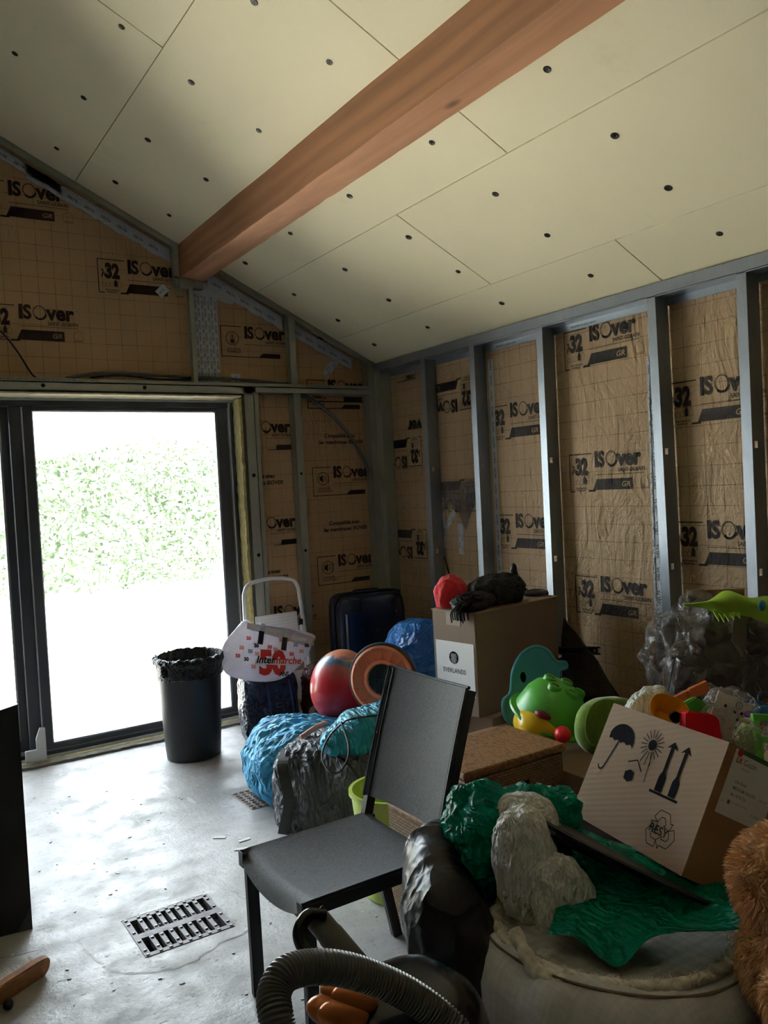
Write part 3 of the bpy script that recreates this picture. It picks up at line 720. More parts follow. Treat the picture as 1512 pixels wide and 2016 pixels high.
def logo(parent, mx, ink, kind='32', rot=False):
    if rot: mx = mx @ Matrix.Rotation(PI, 4, 'Z')
    bm = B(); L = lambda a, b, w_=.006: line(bm, mx, a, b, w_)
    if kind == '32':
        L((0, 0), (.17, 0)); L((0, .003), (0, -.213)); L((0, -.213), (.035, -.213)); L((.135, -.213), (.185, -.213))
        text(bm, '32', .125, shift(mx, .045, -.115), bold=.06, sx=.72); text(bm, 'λ', .062, shift(mx, .018, -.112), bold=.03, sx=.9)
        for i, h in enumerate((.024, .028, .032, .05, .045)):
            house(bm, mx, .022+i*.0255, -.172, .021, h, i == 3)
        text(bm, 'PERFORMANCE', .0125, shift(mx, .042, -.199), bold=.03); text(bm, 'THERMIQUE', .0125, shift(mx, .045, -.213), bold=.03)
        wordmark(bm, mx, .188, -.075)
        house(bm, mx, .505, -.195, .056, .062); L((.505, -.203), (.56, -.203), .003)
        bm2 = B(); 
        bm.faces.new([bm.verts.new(mx @ V(p)) for p in ((.172, -.207, 0), (.450, -.207, 0), (.450, -.146, 0), (.200, -.146, 0))])
        bm.faces.new([bm.verts.new(mx @ V(p)) for p in ((.14, -.215, 0), (.19, -.215, 0), (.19, -.206, 0), (.14, -.206, 0))])
        o = obj('print', bm, ink, parent); bm = B(); text(bm, 'GR', .040, shift(mx, .375, -.191, .0008), bold=.015, shear=.2, sx=1.15); obj('print_letters', bm, 'inklight', parent); return
    if kind in ('speaker', 'thermo'):
        L((0, 0), (.155, 0)); L((0, .003), (0, -.215)); L((0, -.212), (.30, -.212)); 
        ring2(bm, mx, (.085, -.085), .044, .049, 28)
        if kind == 'speaker':
            bm.faces.new([bm.verts.new(mx @ V(p)) for p in ((.055, -.10, 0), (.068, -.10, 0), (.085, -.118, 0), (.085, -.052, 0), (.068, -.07, 0), (.055, -.07, 0))])
            ring2(bm, mx, (.085, -.085), .014, .018, 10, -1, 1); ring2(bm, mx, (.085, -.085), .026, .030, 10, -1, 1); L((.133, -.05), (.133, -.12), .004)
            text(bm, 'ISOLATION', .019, shift(mx, .045, -.165), bold=.03); text(bm, 'ACOUSTIQUE', .019, shift(mx, .038, -.185), bold=.03)
        else:
            ring2(bm, mx, (.085, -.105), .0, .014, 14); L((.085, -.10), (.085, -.06), .007); ring2(bm, mx, (.085, -.062), .009, .012, 10, 0, PI); L((.0745, -.10), (.0745, -.062), .003); L((.0955, -.10), (.0955, -.062), .003); ring2(bm, mx, (.085, -.105), .017, .020, 16, 2.2, 7.2)
            text(bm, 'ISOLATION', .019, shift(mx, .045, -.165), bold=.03); text(bm, 'THERMIQUE', .019, shift(mx, .04, -.185), bold=.03)
        wordmark(bm, mx, .175, -.078, .98)
        bm.faces.new([bm.verts.new(mx @ V(p)) for p in ((.29, -.215, 0), (.45, -.215, 0), (.45, -.182, 0), (.31, -.182, 0), (.31, -.19, 0), (.29, -.20, 0))])
    if kind == 'ver':
        wordmark(bm, mx, .0, -.075, .95, 1)
        bm.faces.new([bm.verts.new(mx @ V(p)) for p in ((.08, -.205, 0), (.225, -.205, 0), (.225, -.168, 0), (.085, -.168, 0))]); L((.02, -.203), (.09, -.203), .005)
    if kind == 'compat':
        text(bm, 'Compatible avec', .040, shift(mx, .045, 0), bold=.03, shear=.2); text(bm, 'les membranes ISOVER', .040, shift(mx, 0, -.048), bold=.03, shear=.2)
    if kind == 'compat_end':
        text(bm, 'le avec', .040, shift(mx, 0, 0), bold=.03, shear=.2); text(bm, 'es ISOVER', .040, shift(mx, 0, -.048), bold=.03, shear=.2)
    if kind == 'vero':
        wordmark(bm, mx, .188, -.075)
    obj('print', bm, ink, parent)
for y, z in ((3.405, 2.425), (3.405, 1.722), (3.40, 1.020), (4.088, 2.070), (4.083, 1.372), (4.08, .67), (2.708, 2.04), (2.70, 1.339), (2.70, .64), (1.99, 1.75), (1.99, 1.05)):
    logo(wall_right, MR_(y, z), 'ink')
for y, z in ((4.875, 1.735), (4.865, 1.050), (4.235, 2.09), (4.25, 1.40)):
    logo(wall_right, MR_(y, z), 'ink', rot=True)
bm = B(); text(bm, 'ver', .13, MR_(4.86, 2.07) @ Matrix.Rotation(PI, 4, 'Z'), bold=.035); obj('print', bm, 'ink', wall_right)
logo(wall_right, MR_(4.875, 2.43), 'ink', rot=True) if False else None
bm = B(); mx = MR_(4.90, 2.375); line(bm, mx, (-.24, .0), (0, 0), .006); line(bm, mx, (0, 0), (0, .04), .006); text(bm, 'over', .06, shift(mx, -.02, .035) @ Matrix.Rotation(PI, 4, 'Z'), bold=.03); obj('print', bm, 'ink', wall_right)
for x, z in ((1.395, 3.152), (.70, 3.56), (.715, 2.815)): logo(wall_back, MB_(x, z), 'ink_back')
logo(wall_back, MB_(2.205, 2.775), 'ink_back', 'thermo')
logo(wall_back, MB_(2.86, 2.415), 'ink_back', 'thermo')
for z in (1.762, 1.092): logo(wall_back, MB_(2.868, z), 'ink_back', 'speaker')
bm = B(); mx = MB_(2.87, 2.255); line(bm, mx, (0, 0), (.48, 0), .008); quad(bm, mx, .30, 0, .46, .035); text(bm, 'THERMIQUE', .022, shift(mx, .03, .02), bold=.02); obj('print', bm, 'ink_back', wall_back)
for z in (2.105, 1.415): logo(wall_back, MB_(2.500, z), 'ink_back', 'ver')
for z in (1.985, 1.325, .66): logo(wall_back, MB_(2.935, z), 'ink_back', 'compat')
for z in (1.70, 1.01): logo(wall_back, MB_(2.445, z), 'ink_back', 'compat_end')
logo(wall_back, MB_(2.30, .76), 'ink_back', 'vero')
bm = B(); text(bm, 'les membranes', .035, MB_(2.88, 2.72), bold=.03, shear=.2); obj('print', bm, 'ink_back', wall_back)
# cables and conduit
def cable(name, parent, pts, r, m='conduit', seg=8): bm = B(); tube(bm, spline(pts, 8), r, seg); return obj(name, bm, m, parent, smooth=True)
cable('conduit', wall_back, [(2.76, 5.37, 2.31), (2.90, 5.36, 2.25), (3.06, 5.355, 2.13), (3.20, 5.355, 1.97), (3.30, 5.36, 1.80), (3.345, 5.37, 1.66)], .0125)
cable('cable', wall_back, [(.72, 5.37, 2.70), (.80, 5.37, 2.64), (.88, 5.375, 2.53), (.95, 5.37, 2.40), (.98, 5.36, 2.37)], .005, 'black')
cable('cable', wall_back, [(1.15, 5.36, 2.375), (1.35, 5.36, 2.41), (1.6, 5.37, 2.415), (1.9, 5.35, 2.40), (2.2, 5.36, 2.40), (2.45, 5.36, 2.385), (2.7, 5.36, 2.38)], .010, 'conduit')
cable('cable', wall_back, [(1.3, 5.37, 2.385), (1.5, 5.36, 2.40), (1.8, 5.37, 2.385), (2.3, 5.37, 2.40), (2.6, 5.36, 2.375)], .006, 'black')
cable('cable', wall_right, [(3.47, 4.60, 1.0), (3.47, 4.57, .95), (3.475, 4.63, 1.08)], .004, 'black')

# ---- sliding door
FY = 5.42
bm = B(); box(bm, DX0-.02, DX1+.032, FY+.004, 5.61, 2.2425, 2.285); box(bm, DX1+.0005, DX1+.032, FY+.004, 5.61, 0, 2.2425); obj('frame_packer', bm, 'concrete_step', wall_back)
bm = B()
box(bm, DX0, DX0+.065, FY, FY+.14, .03, 2.242, bev=.003); box(bm, DX1-.045, DX1, FY, FY+.14, .03, 2.242, bev=.003)
box(bm, DX0+.065, DX1-.045, FY, FY+.14, 2.205, 2.242, bev=.003); box(bm, DX0+.065, DX1-.045, FY, FY+.14, .03, .055, bev=.003)
door = obj('door_1', bm, 'frame', kind='structure')
def sash(x0, x1, y0, y1, st0, st1, z0=.058, z1=2.204, bot=.055, top=.028):
    bm = B(); box(bm, x0, x0+st0, y0, y1, z0, z1, bev=.003); box(bm, x1-st1, x1, y0, y1, z0, z1, bev=.003)
    box(bm, x0+st0, x1-st1, y0, y1, z0, z0+bot, bev=.003); box(bm, x0+st0, x1-st1, y0, y1, z1-top, z1, bev=.003)
    s = obj('sash', bm, 'frame', door)
    bm = B(); yb = y0+.012
    for a in ((x0+st0-.001, x0+st0+.007, z0+bot, z1-top), (x1-st1-.010, x1-st1+.001, z0+bot, z1-top), (x0+st0, x1-st1, z0+bot-.001, z0+bot+.008), (x0+st0, x1-st1, z1-top-.006, z1-top+.001)):
        box(bm, a[0], a[1], yb, y1-.005, a[2], a[3])
    obj('glazing_bead', bm, 'gasket', s)
    bm = B(); box(bm, x0+st0-.005, x1-st1+.005, (y0+y1)/2+.006, (y0+y1)/2+.012, z0+bot-.005, z1-top+.005); obj('pane', bm, 'glass', s)
sash(.815, 2.232, FY+.012, FY+.062, .135, .078, bot=.032, top=.026)
sash(-.615, .90, FY+.078, FY+.128, .08, .125, bot=.07, top=.09)
bm = B(); box(bm, .885, .893, FY+.002, FY+.0125, .06, 2.2); box(bm, 2.235, 2.243, FY-.01, FY+.002, .60, 2.235); obj('seal', bm, 'gasket', door)
bm = B(); box(bm, DX0, DX1+.01, FY-.035, FY+.02, .004, .032, bev=.002); box(bm, DX0, DX1, FY-.03, FY-.02, .03, .036); obj('sill_track', bm, 'gasket', door)
bm = B(); box(bm, DX0, DX1+.01, FY-.01, FY, 2.24, 2.252); obj('head_seal', bm, 'gasket', door)
bm = B()
box(bm, .775, .895, FY-.062, FY-.036, .0, .095, bev=.003)
prism(bm, [(.84, .0), (.895, .0), (.895, .22), (.865, .225), (.852, .19), (.84, .16)], .02, axes((0, FY-.040, 0), (1, 0, 0), (0, 0, 1)))
obj('corner_trim', bm, 'white_trim', door)
bm = B(); box(bm, DX1-.29, DX1-.235, FY-.05, FY-.036, .004, .026); obj('sill_catch', bm, 'frame', door)
# reveals: foam on jamb and head, rough step at the bottom
bm = B(); sheet(bm, lambda u, v: V((DX1+.012+.008*noise.noise(V((u*4, v*40, 1))), YF+.006+.112*u, .02+2.235*v)), 6, 160, .02); obj('jamb_foam', bm, 'foam', wall_back)
bm = B(); sheet(bm, lambda u, v: V((DX0+.0+(DX1-DX0+.01)*v, YF+.006+.112*u, 2.278+.004*noise.noise(V((u*4, v*60, 1)))-.014*u)), 6, 160, -.01); obj('head_lining', bm, mat('cream_batten', (214, 202, 168), .8, var=.15, vs=20), wall_back)
bm = B(); box(bm, DX0, DX1+.02, YF+.045, FY-.034, -.02, .024); obj('sill_foam', bm, 'foam', door)
bm = B(); sheet(bm, lambda u, v: V((DX0+(DX1+.04-DX0)*v, YF+.05*u-.006*noise.noise(V((v*60, 1, 2))), -.004+.008*u+.005*noise.noise(V((u*3, v*70, 1))))), 5, 200, .02); obj('floor_edge', bm, 'concrete_step', floor)
bm = B(); box(bm, -3.6, 3.7, 5.30, 5.62, -.12, -.008); obj('threshold', bm, 'concrete_step', floor)

# ================================================================== OUTSIDE
bm = B(); box(bm, -30, 34, 5.62, 40, -.14, -.04); obj('terrace_ground', bm, 'paving', kind='structure')
bm = B()
rnd = random.Random(3)
def leafcloud(bm, n, x0, x1, yc, h, sz):
    for _ in range(n):
        x = rnd.uniform(x0, x1); z = h*rnd.random()**.9
        hh = h*(.93+.12*noise.noise(V((x*.5, 1, 0)))+.06*noise.noise(V((x*2, 3, 0)))); z = min(z, hh)
        y = yc+.35*noise.noise(V((x*.8, z*.8, 0)))+rnd.uniform(-.22, .35)
        c = V((x, y, z)); a = V((rnd.gauss(0, 1), rnd.gauss(0, 1), rnd.gauss(0, 1))).normalized(); b = a.orthogonal().normalized(); s = sz*rnd.uniform(.6, 1.3)
        vs = [bm.verts.new(c+a*s), bm.verts.new(c+b*s*.45), bm.verts.new(c-a*s), bm.verts.new(c-b*s*.45)]
        bm.faces.new(vs)
leafcloud(bm, 34000, -6, 11, 14.8, 2.75, .085)
hd = obj('foliage', bm, 'leaf', None)
COL.objects.unlink(hd)
h = thing('garden_hedge', 'sunlit leafy green hedge across the terrace outside the glass door', 'hedge', (2.5, 14.8, -.04))
COL.objects.link(hd); hd.parent = h; hd.location = (-2.5, -14.8, .04); hd['kind'] = 'stuff'
bm = B()
for k in range(36):
    x = -6+k*.48; tube(bm, [(x, 15.15, -.04), (x+.05, 15.15, .9), (x-.04, 15.1, 2.0)], [.03, .022, .01], 6)
obj('stems', bm, 'leaf', h, kind='stuff')

# ================================================================== THINGS ON THE FLOOR
# --- cast iron drain grate
t = thing('drain_grate', 'cast iron slotted drain grate set in the concrete floor', 'grate', (.918, 2.993, 0))
bm = B(); z0, z1 = -.02, .003
box(bm, GX0, GX1, GY0, GY0+.022, z0, z1); box(bm, GX0, GX1, GY1-.022, GY1, z0, z1); box(bm, GX0, GX0+.022, GY0+.022, GY1-.022, z0, z1); box(bm, GX1-.022, GX1, GY0+.022, GY1-.022, z0, z1)
obj('rim', bm, 'iron', t)
bm = B(); box(bm, GX0+.022, GX1-.022, 2.975, 3.011, z0, z1); o = obj('centre_band', bm, 'iron', t)
bm = B(); text(bm, 'C250', .024, Matrix.Translation((GX1-.11, 2.984, .0038)), bold=.03, sx=1.3); text(bm, 'EN 124', .024, Matrix.Translation((GX0+.035, 2.984, .0038)), bold=.03, sx=1.3); obj('lettering', bm, 'iron', o)
ns = 8; pitch_ = (GX1-GX0-.044)/ns
barm = None
for row, (ya, yb) in enumerate(((GY0+.022, 2.975), (3.011, GY1-.022))):
    for k in range(1, ns):
        if barm is None:
            bm = B(); box(bm, -.0095, .0095, -.0555, .0555, z0, z1, bev=.002); barm = bpy.data.meshes.new('bar'); bm.to_mesh(barm); bm.free(); barm.materials.append(M['iron'])
        o = bpy.data.objects.new('bar', barm); COL.objects.link(o); o.parent = t; o.location = (GX0+.022+pitch_*k-.918, (ya+yb)/2-2.993, 0)
bm = B()
for k in range(ns+1):
    for y in (GY0+.011, GY1-.011, GY0+.045, GY0+.115, GY1-.045, GY1-.115):
        x = GX0+.022+pitch_*k
        if k in (0, ns): x += -.011 if k == 0 else .011
        box(bm, x-.006, x+.006, y-.005, y+.005, z1, z1+.004, bev=.0015)
obj('knobs', bm, mat('worn_knobs', (150, 146, 146), .5, .3), t, kind='stuff')
# --- hatch plate with raised crosses
t = thing('floor_hatch', 'rusty brown inspection plate with raised crosses partly under the light blue bag', 'hatch', (1.735, 3.96, 0))
bm = B(); box(bm, 1.585, 1.89, 3.825, 4.095, -.005, .004, bev=.001); obj('plate', bm, mat('rusty_plate', (150, 128, 116), .6, .2, var=.2, vs=30, bs=80), t)
bm = B()
for i in range(9):
    for j in range(8):
        x, y = 1.60+.034*i, 3.84+.034*j; mx = Matrix.Translation((x, y, 0)) @ Matrix.Rotation(.2+.785*((i+j) % 2), 4, 'Z')
        box(bm, -.011, .011, -.0032, .0032, .003, .0075, mx); box(bm, -.0032, .0032, -.011, .011, .003, .0075, mx)
obj('raised_crosses', bm, 'iron', t, kind='stuff')
# --- bin
t = thing('waste_bin', 'tall black plastic bin with a black liner in front of the glass door', 'bin', (1.665, 4.89, 0))
MB = Matrix.Translation((1.665, 4.89, 0))
bm = B(); lathe(bm, [(.155, 0), (.163, .004), (.168, .06), (.19, .44), (.197, .585), (.203, .60), (.203, .615), (.196, .615), (.190, .58), (.165, .06), (.0, .02)], 56, MB); obj('bin_body', bm, 'black', t, smooth=True)
def lw(q, a, j):
    n = ridge(V((math.cos(a)*3, math.sin(a)*3, q.z*14)), 2.2); m = noise.noise(V((math.cos(a)*9, math.sin(a)*9, q.z*30)))
    k = 1+.018*n*(j < 10)+.012*m; return V((q.x*k, q.y*k, q.z+.009*n*(j < 9)+.004*m))
bm = B(); lathe(bm, [(.203, .50), (.2045, .53), (.206, .555), (.210, .575), (.218, .588), (.222, .60), (.216, .612), (.208, .622), (.200, .626), (.194, .612), (.187, .56), (.17, .35), (.15, .12)], 120, MB, lw); obj('bin_liner', bm, 'liner', t, smooth=True)
bm = B(); blob(bm, (1.49, 4.80, .578), (.030, .022, .028), amp=.008, sc=30, nu=30, nv=20); blob(bm, (1.478, 4.79, .556), (.02, .016, .03), amp=.008, sc=40, nu=30, nv=20, seed=3); obj('liner_knot', bm, 'liner', t, smooth=True)
# --- step stool against the wall
t = thing('step_stool', 'folded white metal step stool leaning beside the door jamb', 'step stool', (2.36, 5.08, 0))
yz = lambda z: 5.20-.30*(.98-z)*.35   # leans back to the wall
def U(x0, x1, z, r, yo=0): return spline([(x0-.03, yz(0)+yo, .01), (x0-.015, yz(.45)+yo, .45), (x0, yz(z-.16)+yo, z-.16), (x0+.012, yz(z-.06)+yo, z-.06), (x0+.06, yz(z-.008)+yo, z-.008), ((x0+x1)/2, yz(z)+yo, z+.012), (x1-.06, yz(z-.008)+yo, z-.008), (x1-.012, yz(z-.06)+yo, z-.06), (x1, yz(z-.16)+yo, z-.16), (x1+.015, yz(.45)+yo, .45), (x1+.03, yz(0)+yo, .01)], 8)
bm = B(); tube(bm, U(2.175, 2.60, .985, .013), .0135, 12); obj('handle_frame', bm, 'whitemetal', t, smooth=True)
for x, sg in ((2.24, 1), (2.565, -1)):
    bm = B(); tube(bm, [(x-.02*sg, yz(.1)-.05, .01), (x, yz(.6)-.035, .66)], .011, 10); obj('leg', bm, 'whitemetal', t, smooth=True)
    bm = B(); box(bm, x-.016, x+.016, yz(.7)-.05, yz(.7)-.015, .655, .70, bev=.003); obj('hinge_cap', bm, 'black', t)
bm = B(); box(bm, 2.165, 2.185, 5.10, 5.12, .66, .69); obj('clip', bm, 'black', t)
def tread(z0, z1, n, yo):
    mx = axes((2.225, yz(z0)-.045+yo, z0), (1, 0, 0), (0, .10, 1)); bm = B()
    box(bm, 0, .315, 0, z1-z0, -.004, .004, mx, bev=.003)
    tr = obj('tread', bm, 'steptread', t); bm = B()
    for k in range(n): y = .02+k*(z1-z0-.04)/(n-1); box(bm, .012, .303, y-.004, y+.004, .0035, .0068, mx)
    obj('ribs', bm, 'whitemetal', tr, kind='stuff')
tread(.46, .76, 13, 0); tread(.16, .36, 9, -.02)
# --- navy bags by the door
t = thing('navy_carrier_bag', 'dark navy woven plastic bag standing under the white shopping bag', 'bag', (2.16, 4.86, 0))
bm = B(); blob(bm, (2.17, 4.86, .22), (.18, .13, .24), (.45, .45), (0, 0, -.15), fac=.6, amp=.018, sc=8, st=(1, 1, .5), floor=.002, nu=90, nv=60); obj('bag_body', bm, 'navybag', t, smooth=True)
bm = B(); sheet(bm, lambda u, v: V((1.985+.02*noise.noise(V((v*9, u*3, 0)))+.03*u, 4.80+.1*u-.006*ridge(V((u, v, 0)), 5), .02+.40*v)), 8, 30, .003); obj('side_panel', bm, plastic_sheet('pale_navy_gusset', (120, 128, 148), .3, 0, .8, 12), t, smooth=True)
bm = B(); tube(bm, spline([(2.10, 4.73, .40), (2.11, 4.718, .30), (2.12, 4.715, .14), (2.12, 4.72, .03)], 6), .003, sq=(.04, .002)); obj('strap', bm, mat('blue_webbing', (52, 74, 116), .7), t)
bm = B(); tube(bm, spline([(2.25, 4.72, .40), (2.26, 4.705, .30), (2.27, 4.70, .14), (2.27, 4.705, .03)], 6), .003, sq=(.04, .002)); obj('strap', bm, bpy.data.materials['blue_webbing'], t)
bm = B(); tube(bm, [(2.02, 4.75, .03), (1.99, 4.745, .014), (1.975, 4.75, .006)], [.012, .01, .004], 8); obj('tassel', bm, 'navybag', t)
# --- white shopping bag lying on it
t = thing('shopping_bag', 'white printed shopping bag with black handle tabs lying on the navy bag', 'bag', (2.2, 4.80, .46))
e_u = V((.995, -.05, -.20)).normalized(); e_n = V((-.12, -.88, .30)); e_v = (e_n.cross(e_u)*-1).normalized()
if e_v.z < 0: e_v = -e_v
e_n = e_u.cross(e_v).normalized(); e_n = e_n if e_n.y < 0 else -e_n
bc = V((2.175, 4.78, .575))
outline = [(-.34, -.06), (-.30, -.15), (-.16, -.185), (.0, -.185), (.12, -.14), (.23, -.04), (.285, .06), (.30, .13), (.10, .165), (-.10, .17), (-.185, .195), (-.26, .12), (-.325, .03)]
ol = spline([(x, y, 0) for x, y in outline], 10, True)
def bagface(s, dep):
    bm = B(); n = len(ol); rings = []
    for k, f in enumerate((1, .985, .96, .93, .89, .84, .78, .70, .62, .53, .44, .34, .25, .16, .08)):
        rg = []
        for q in ol:
            x, y = q.x*f, q.y*f; h = dep*(1-f**3.2)+(.010*facet(V((x, y, s)), 9)+.005*ridge(V((x, y, s)), 14))*(f < .99)*(1 if f > .6 else .35)
            rg.append(bm.verts.new(bc+e_u*x+e_v*y+e_n*h*s))
        rings.append(rg)
    for a, b in zip(rings, rings[1:]):
        for k in range(n): bm.faces.new((a[k], a[(k+1) % n], b[(k+1) % n], b[k]))
    bm.faces.new(rings[-1]); return bm
bm = bagface(1, .06); b2 = bagface(-1, .07); me_ = bpy.data.meshes.new('x'); b2.to_mesh(me_); b2.free(); bm.from_mesh(me_); bpy.data.meshes.remove(me_); bmesh.ops.remove_doubles(bm, verts=bm.verts, dist=.0005)
obj('bag_body', bm, 'whitebag', t, smooth=2)
mxb = axes(bc+e_n*.069, e_u, e_v, e_n)
bm = B()
bm.faces.new([bm.verts.new(mxb @ V(p)) for p in ((-.20, .125, .001), (-.185, .17, -.03), (.10, .148, -.02), (.285, .112, -.05), (.292, .06, -.05), (.24, .035, -.008), (.0, .085, .001))])
o = obj('open_mouth', bm, mat('bag_lining', (206, 204, 216), .5, var=.05), t)
for x, y in ((-.105, .075), (.055, .045)):
    bm = B(); box(bm, -.018, .018, -.042, .042, 0, .004, mxb @ Matrix.Translation((x, y, .0)) @ Matrix.Rotation(-.12, 4, 'Z'), bev=.001); obj('handle_tab', bm, 'black', t)
    bm = B(); box(bm, -.016, .016, .04, .09, -.002, .002, mxb @ Matrix.Translation((x+.004, y, 0)) @ Matrix.Rotation(-.12, 4, 'Z')); obj('handle_tab', bm, 'tapelight', t)
lb = mxb @ Matrix.Rotation(.02, 4, 'Z')
bm = B(); text(bm, '50', .20, shift(lb, -.115, -.145, .002), bold=.06, sx=.88); text(bm, 'marche', .064, shift(lb, -.028, -.083, .012), bold=.02, shear=.25); pr_ = obj('print', bm, 'inkred', t)
bm = B()
bm.faces.new([bm.verts.new(lb @ V(p)) for p in ((-.15, -.092, .006), (.165, -.092, .006), (.17, -.058, .006), (-.14, -.058, .006))]); obj('print_band', bm, 'label', t)
bm = B(); text(bm, 'Inter', .064, shift(lb, -.142, -.083, .012), bold=.02, shear=.25); text(bm, 'ANS', .040, shift(lb, .02, -.16, .008), bold=.03, sx=.8); obj('print', bm, 'inkblack', t)
cols = ['inkred', 'inkorange', 'inkblue', 'inkblack', 'inkorange']; bms = {c: B() for c in set(cols)}
for i, (x, y) in enumerate(((-.20, .06), (-.245, .0), (-.19, -.02), (-.15, .015), (-.145, -.035), (-.06, .01), (.06, .06), (.12, .03), (-.215, -.07), (-.17, -.115), (.09, -.03), (.16, -.01), (.13, -.08), (.20, .03), (-.02, -.005), (-.27, -.05), (.02, .055))):
    text(bms[cols[i % 5]], '50', .030, shift(lb, x, y, .003-.06*max(0, (abs(x+.0)-.15))), bold=.06)
for c, b_ in bms.items(): obj('print', b_, c, t)
# --- dark red film bag behind the ball and a grey film
t = thing('red_film_bag', 'crumpled dark red and brown plastic bag between navy bag and ball', 'bag', (2.43, 4.70, 0))
bm = B(); blob(bm, (2.49, 4.72, .20), (.11, .13, .25), (.6, .6), fac=.6, amp=.035, sc=9, floor=.002, nu=90, nv=60, seed=2); obj('bag_body', bm, 'redpattern', t, smooth=True)
bm = B(); blob(bm, (2.33, 4.53, .13), (.045, .02, .12), (.7, .7), amp=.012, sc=14, floor=.002, nu=40, nv=30, seed=4); obj('clear_flap', bm, 'greyfilm', t, smooth=True)
# --- suitcase
t = thing('suitcase', 'glossy navy hard-shell suitcase standing in the corner', 'suitcase', (3.08, 4.98, 0))
MS = Matrix.Translation((3.02, 4.98, .43)) @ Matrix.Rotation(-.18, 4, 'Z')
def shell(x0, x1, m, nm):
    bm = B(); 
    def f(d):
        g = .025*abs(math.sin(d.z*1.4+1.2))*max(0, math.cos(d.x*16+d.z*1.2)) if d.y < -.3 else 0
        return V((d.x, d.y*(1-g*1.6), d.z))
    blob(bm, (0, 0, 0), (.25, .15, .42), (.22, .22), fn=f, nu=120, nv=70); bmesh.ops.transform(bm, matrix=MS, verts=bm.verts); return obj(nm, bm, m, t, smooth=True)
shell(0, 0, 'suitcase', 'shell')
bm = B(); tube(bm, [MS @ V((-.21, y, z)) for y, z in ((-.158, -.30), (-.160, .30))], .006, sq=(.022, .006)); obj('side_rail', bm, 'chrome', t)
def rr(w_, h, y, r=.07): return [MS @ V(p) for p in spline([(-w_+r, y, h), (w_-r, y, h), (w_-.01, y, h-.01-r*.3), (w_, y, h-r), (w_, y, -h+r), (w_-r, y, -h), (-w_+r, y, -h), (-w_, y, -h+r), (-w_, y, h-r), (-w_+.01, y, h-.01-r*.3)], 4, True)]
bm = B(); tube(bm, rr(.254, .424, -.02), .008, 8, closed=True); obj('zip', bm, 'suitdark', t, smooth=True)
bm = B(); tube(bm, [MS @ V(p) for p in spline([(-.09, .0, .41), (-.08, 0, .435), (.08, 0, .435), (.09, 0, .41)], 5)], .009, 8); obj('handle', bm, 'black', t, smooth=True)
bm = B(); box(bm, -.18, -.10, -.162, -.145, .30, .40, MS, bev=.006); obj('corner_guard', bm, 'black', t)
for x in (-.18, .18):
    for y in (-.09, .09):
        bm = B(); tube(bm, [MS @ V((x-.012, y, -.408)), MS @ V((x+.012, y, -.408))], .021, 14); obj('wheel', bm, 'black', t)
# --- large light-blue bag on the floor
t = thing('light_blue_bag', 'big light blue nylon sack lying on the floor under the ball', 'bag', (1.98, 3.86, 0))
bm = B(); blob(bm, (2.02, 3.84, .17), (.42, .27, .20), (.75, .6), (0, .03, -.25), amp=.034, sc=6, st=(.7, 1.9, 1.2), floor=.003, nu=170, nv=100, seed=1, fac=.35, dents=[((2.215, 3.96, .495), (.184, .184, .21)), ((1.955+.0, 3.30, .17), (.30, .26, .26))],
    fn=lambda d: V((d.x, d.y, d.z*(1.0+.25*max(-1, min(1, -d.x))) if d.z > 0 else d.z))); obj('sack_body', bm, 'lightblue', t, smooth=True)
# --- ball with handle stick
t = thing('exercise_ball', 'big red and blue marbled rubber ball resting on the light blue sack', 'ball', (2.215, 3.96, .49))
bm = B(); blob(bm, (2.215, 3.96, .495), (.178, .178, .205), (1, 1), (0, .12, 0), nu=64, nv=48); obj('ball_body', bm, 'ball', t, smooth=True)
bm = B(); tube(bm, [P(592, 1452, 3.95), P(622, 1432, 4.0), P(640, 1424, 4.08)], [.012, .014, .013], 10); obj('spout', bm, mat('salmon_rubber', (214, 150, 138), .5), t, smooth=True)
# --- grey long bag
gR = -.83
t = thing('grey_duffel', 'dark grey nylon duffel lying on the floor behind the chair', 'bag', (1.95, 3.28, 0))
bm = B(); blob(bm, (1.955, 3.36, .17), (.40, .22, .235), (.5, .42), (0, 0, gR), amp=.022, sc=7, st=(2.2, .7, .9), floor=.003, nu=180, nv=100, seed=9, fac=.15, dents=[((2.06, 3.26, .445), (.34, .135, .125))]); gb = obj('duffel_body', bm, 'greynylon', t, smooth=True)
def gp(x, y, z): a = gR; return V((1.955+x*math.cos(a)-y*math.sin(a), 3.36+x*math.sin(a)+y*math.cos(a), z))
bm = B(); tube(bm, spline([gp(-.33, -.10, .37), gp(-.30, -.235, .33), gp(-.27, -.255, .18), gp(-.31, -.25, .02)], 8), .01, sq=(.05, .004)); obj('strap', bm, 'chairmetal', t)
bm = B(); tube(bm, spline([gp(-.12, -.05, .415), gp(-.08, -.17, .395), gp(.02, -.22, .34), gp(.10, -.25, .25)], 8), .004, sq=(.012, .004)); obj('seam_piping', bm, 'black', t)
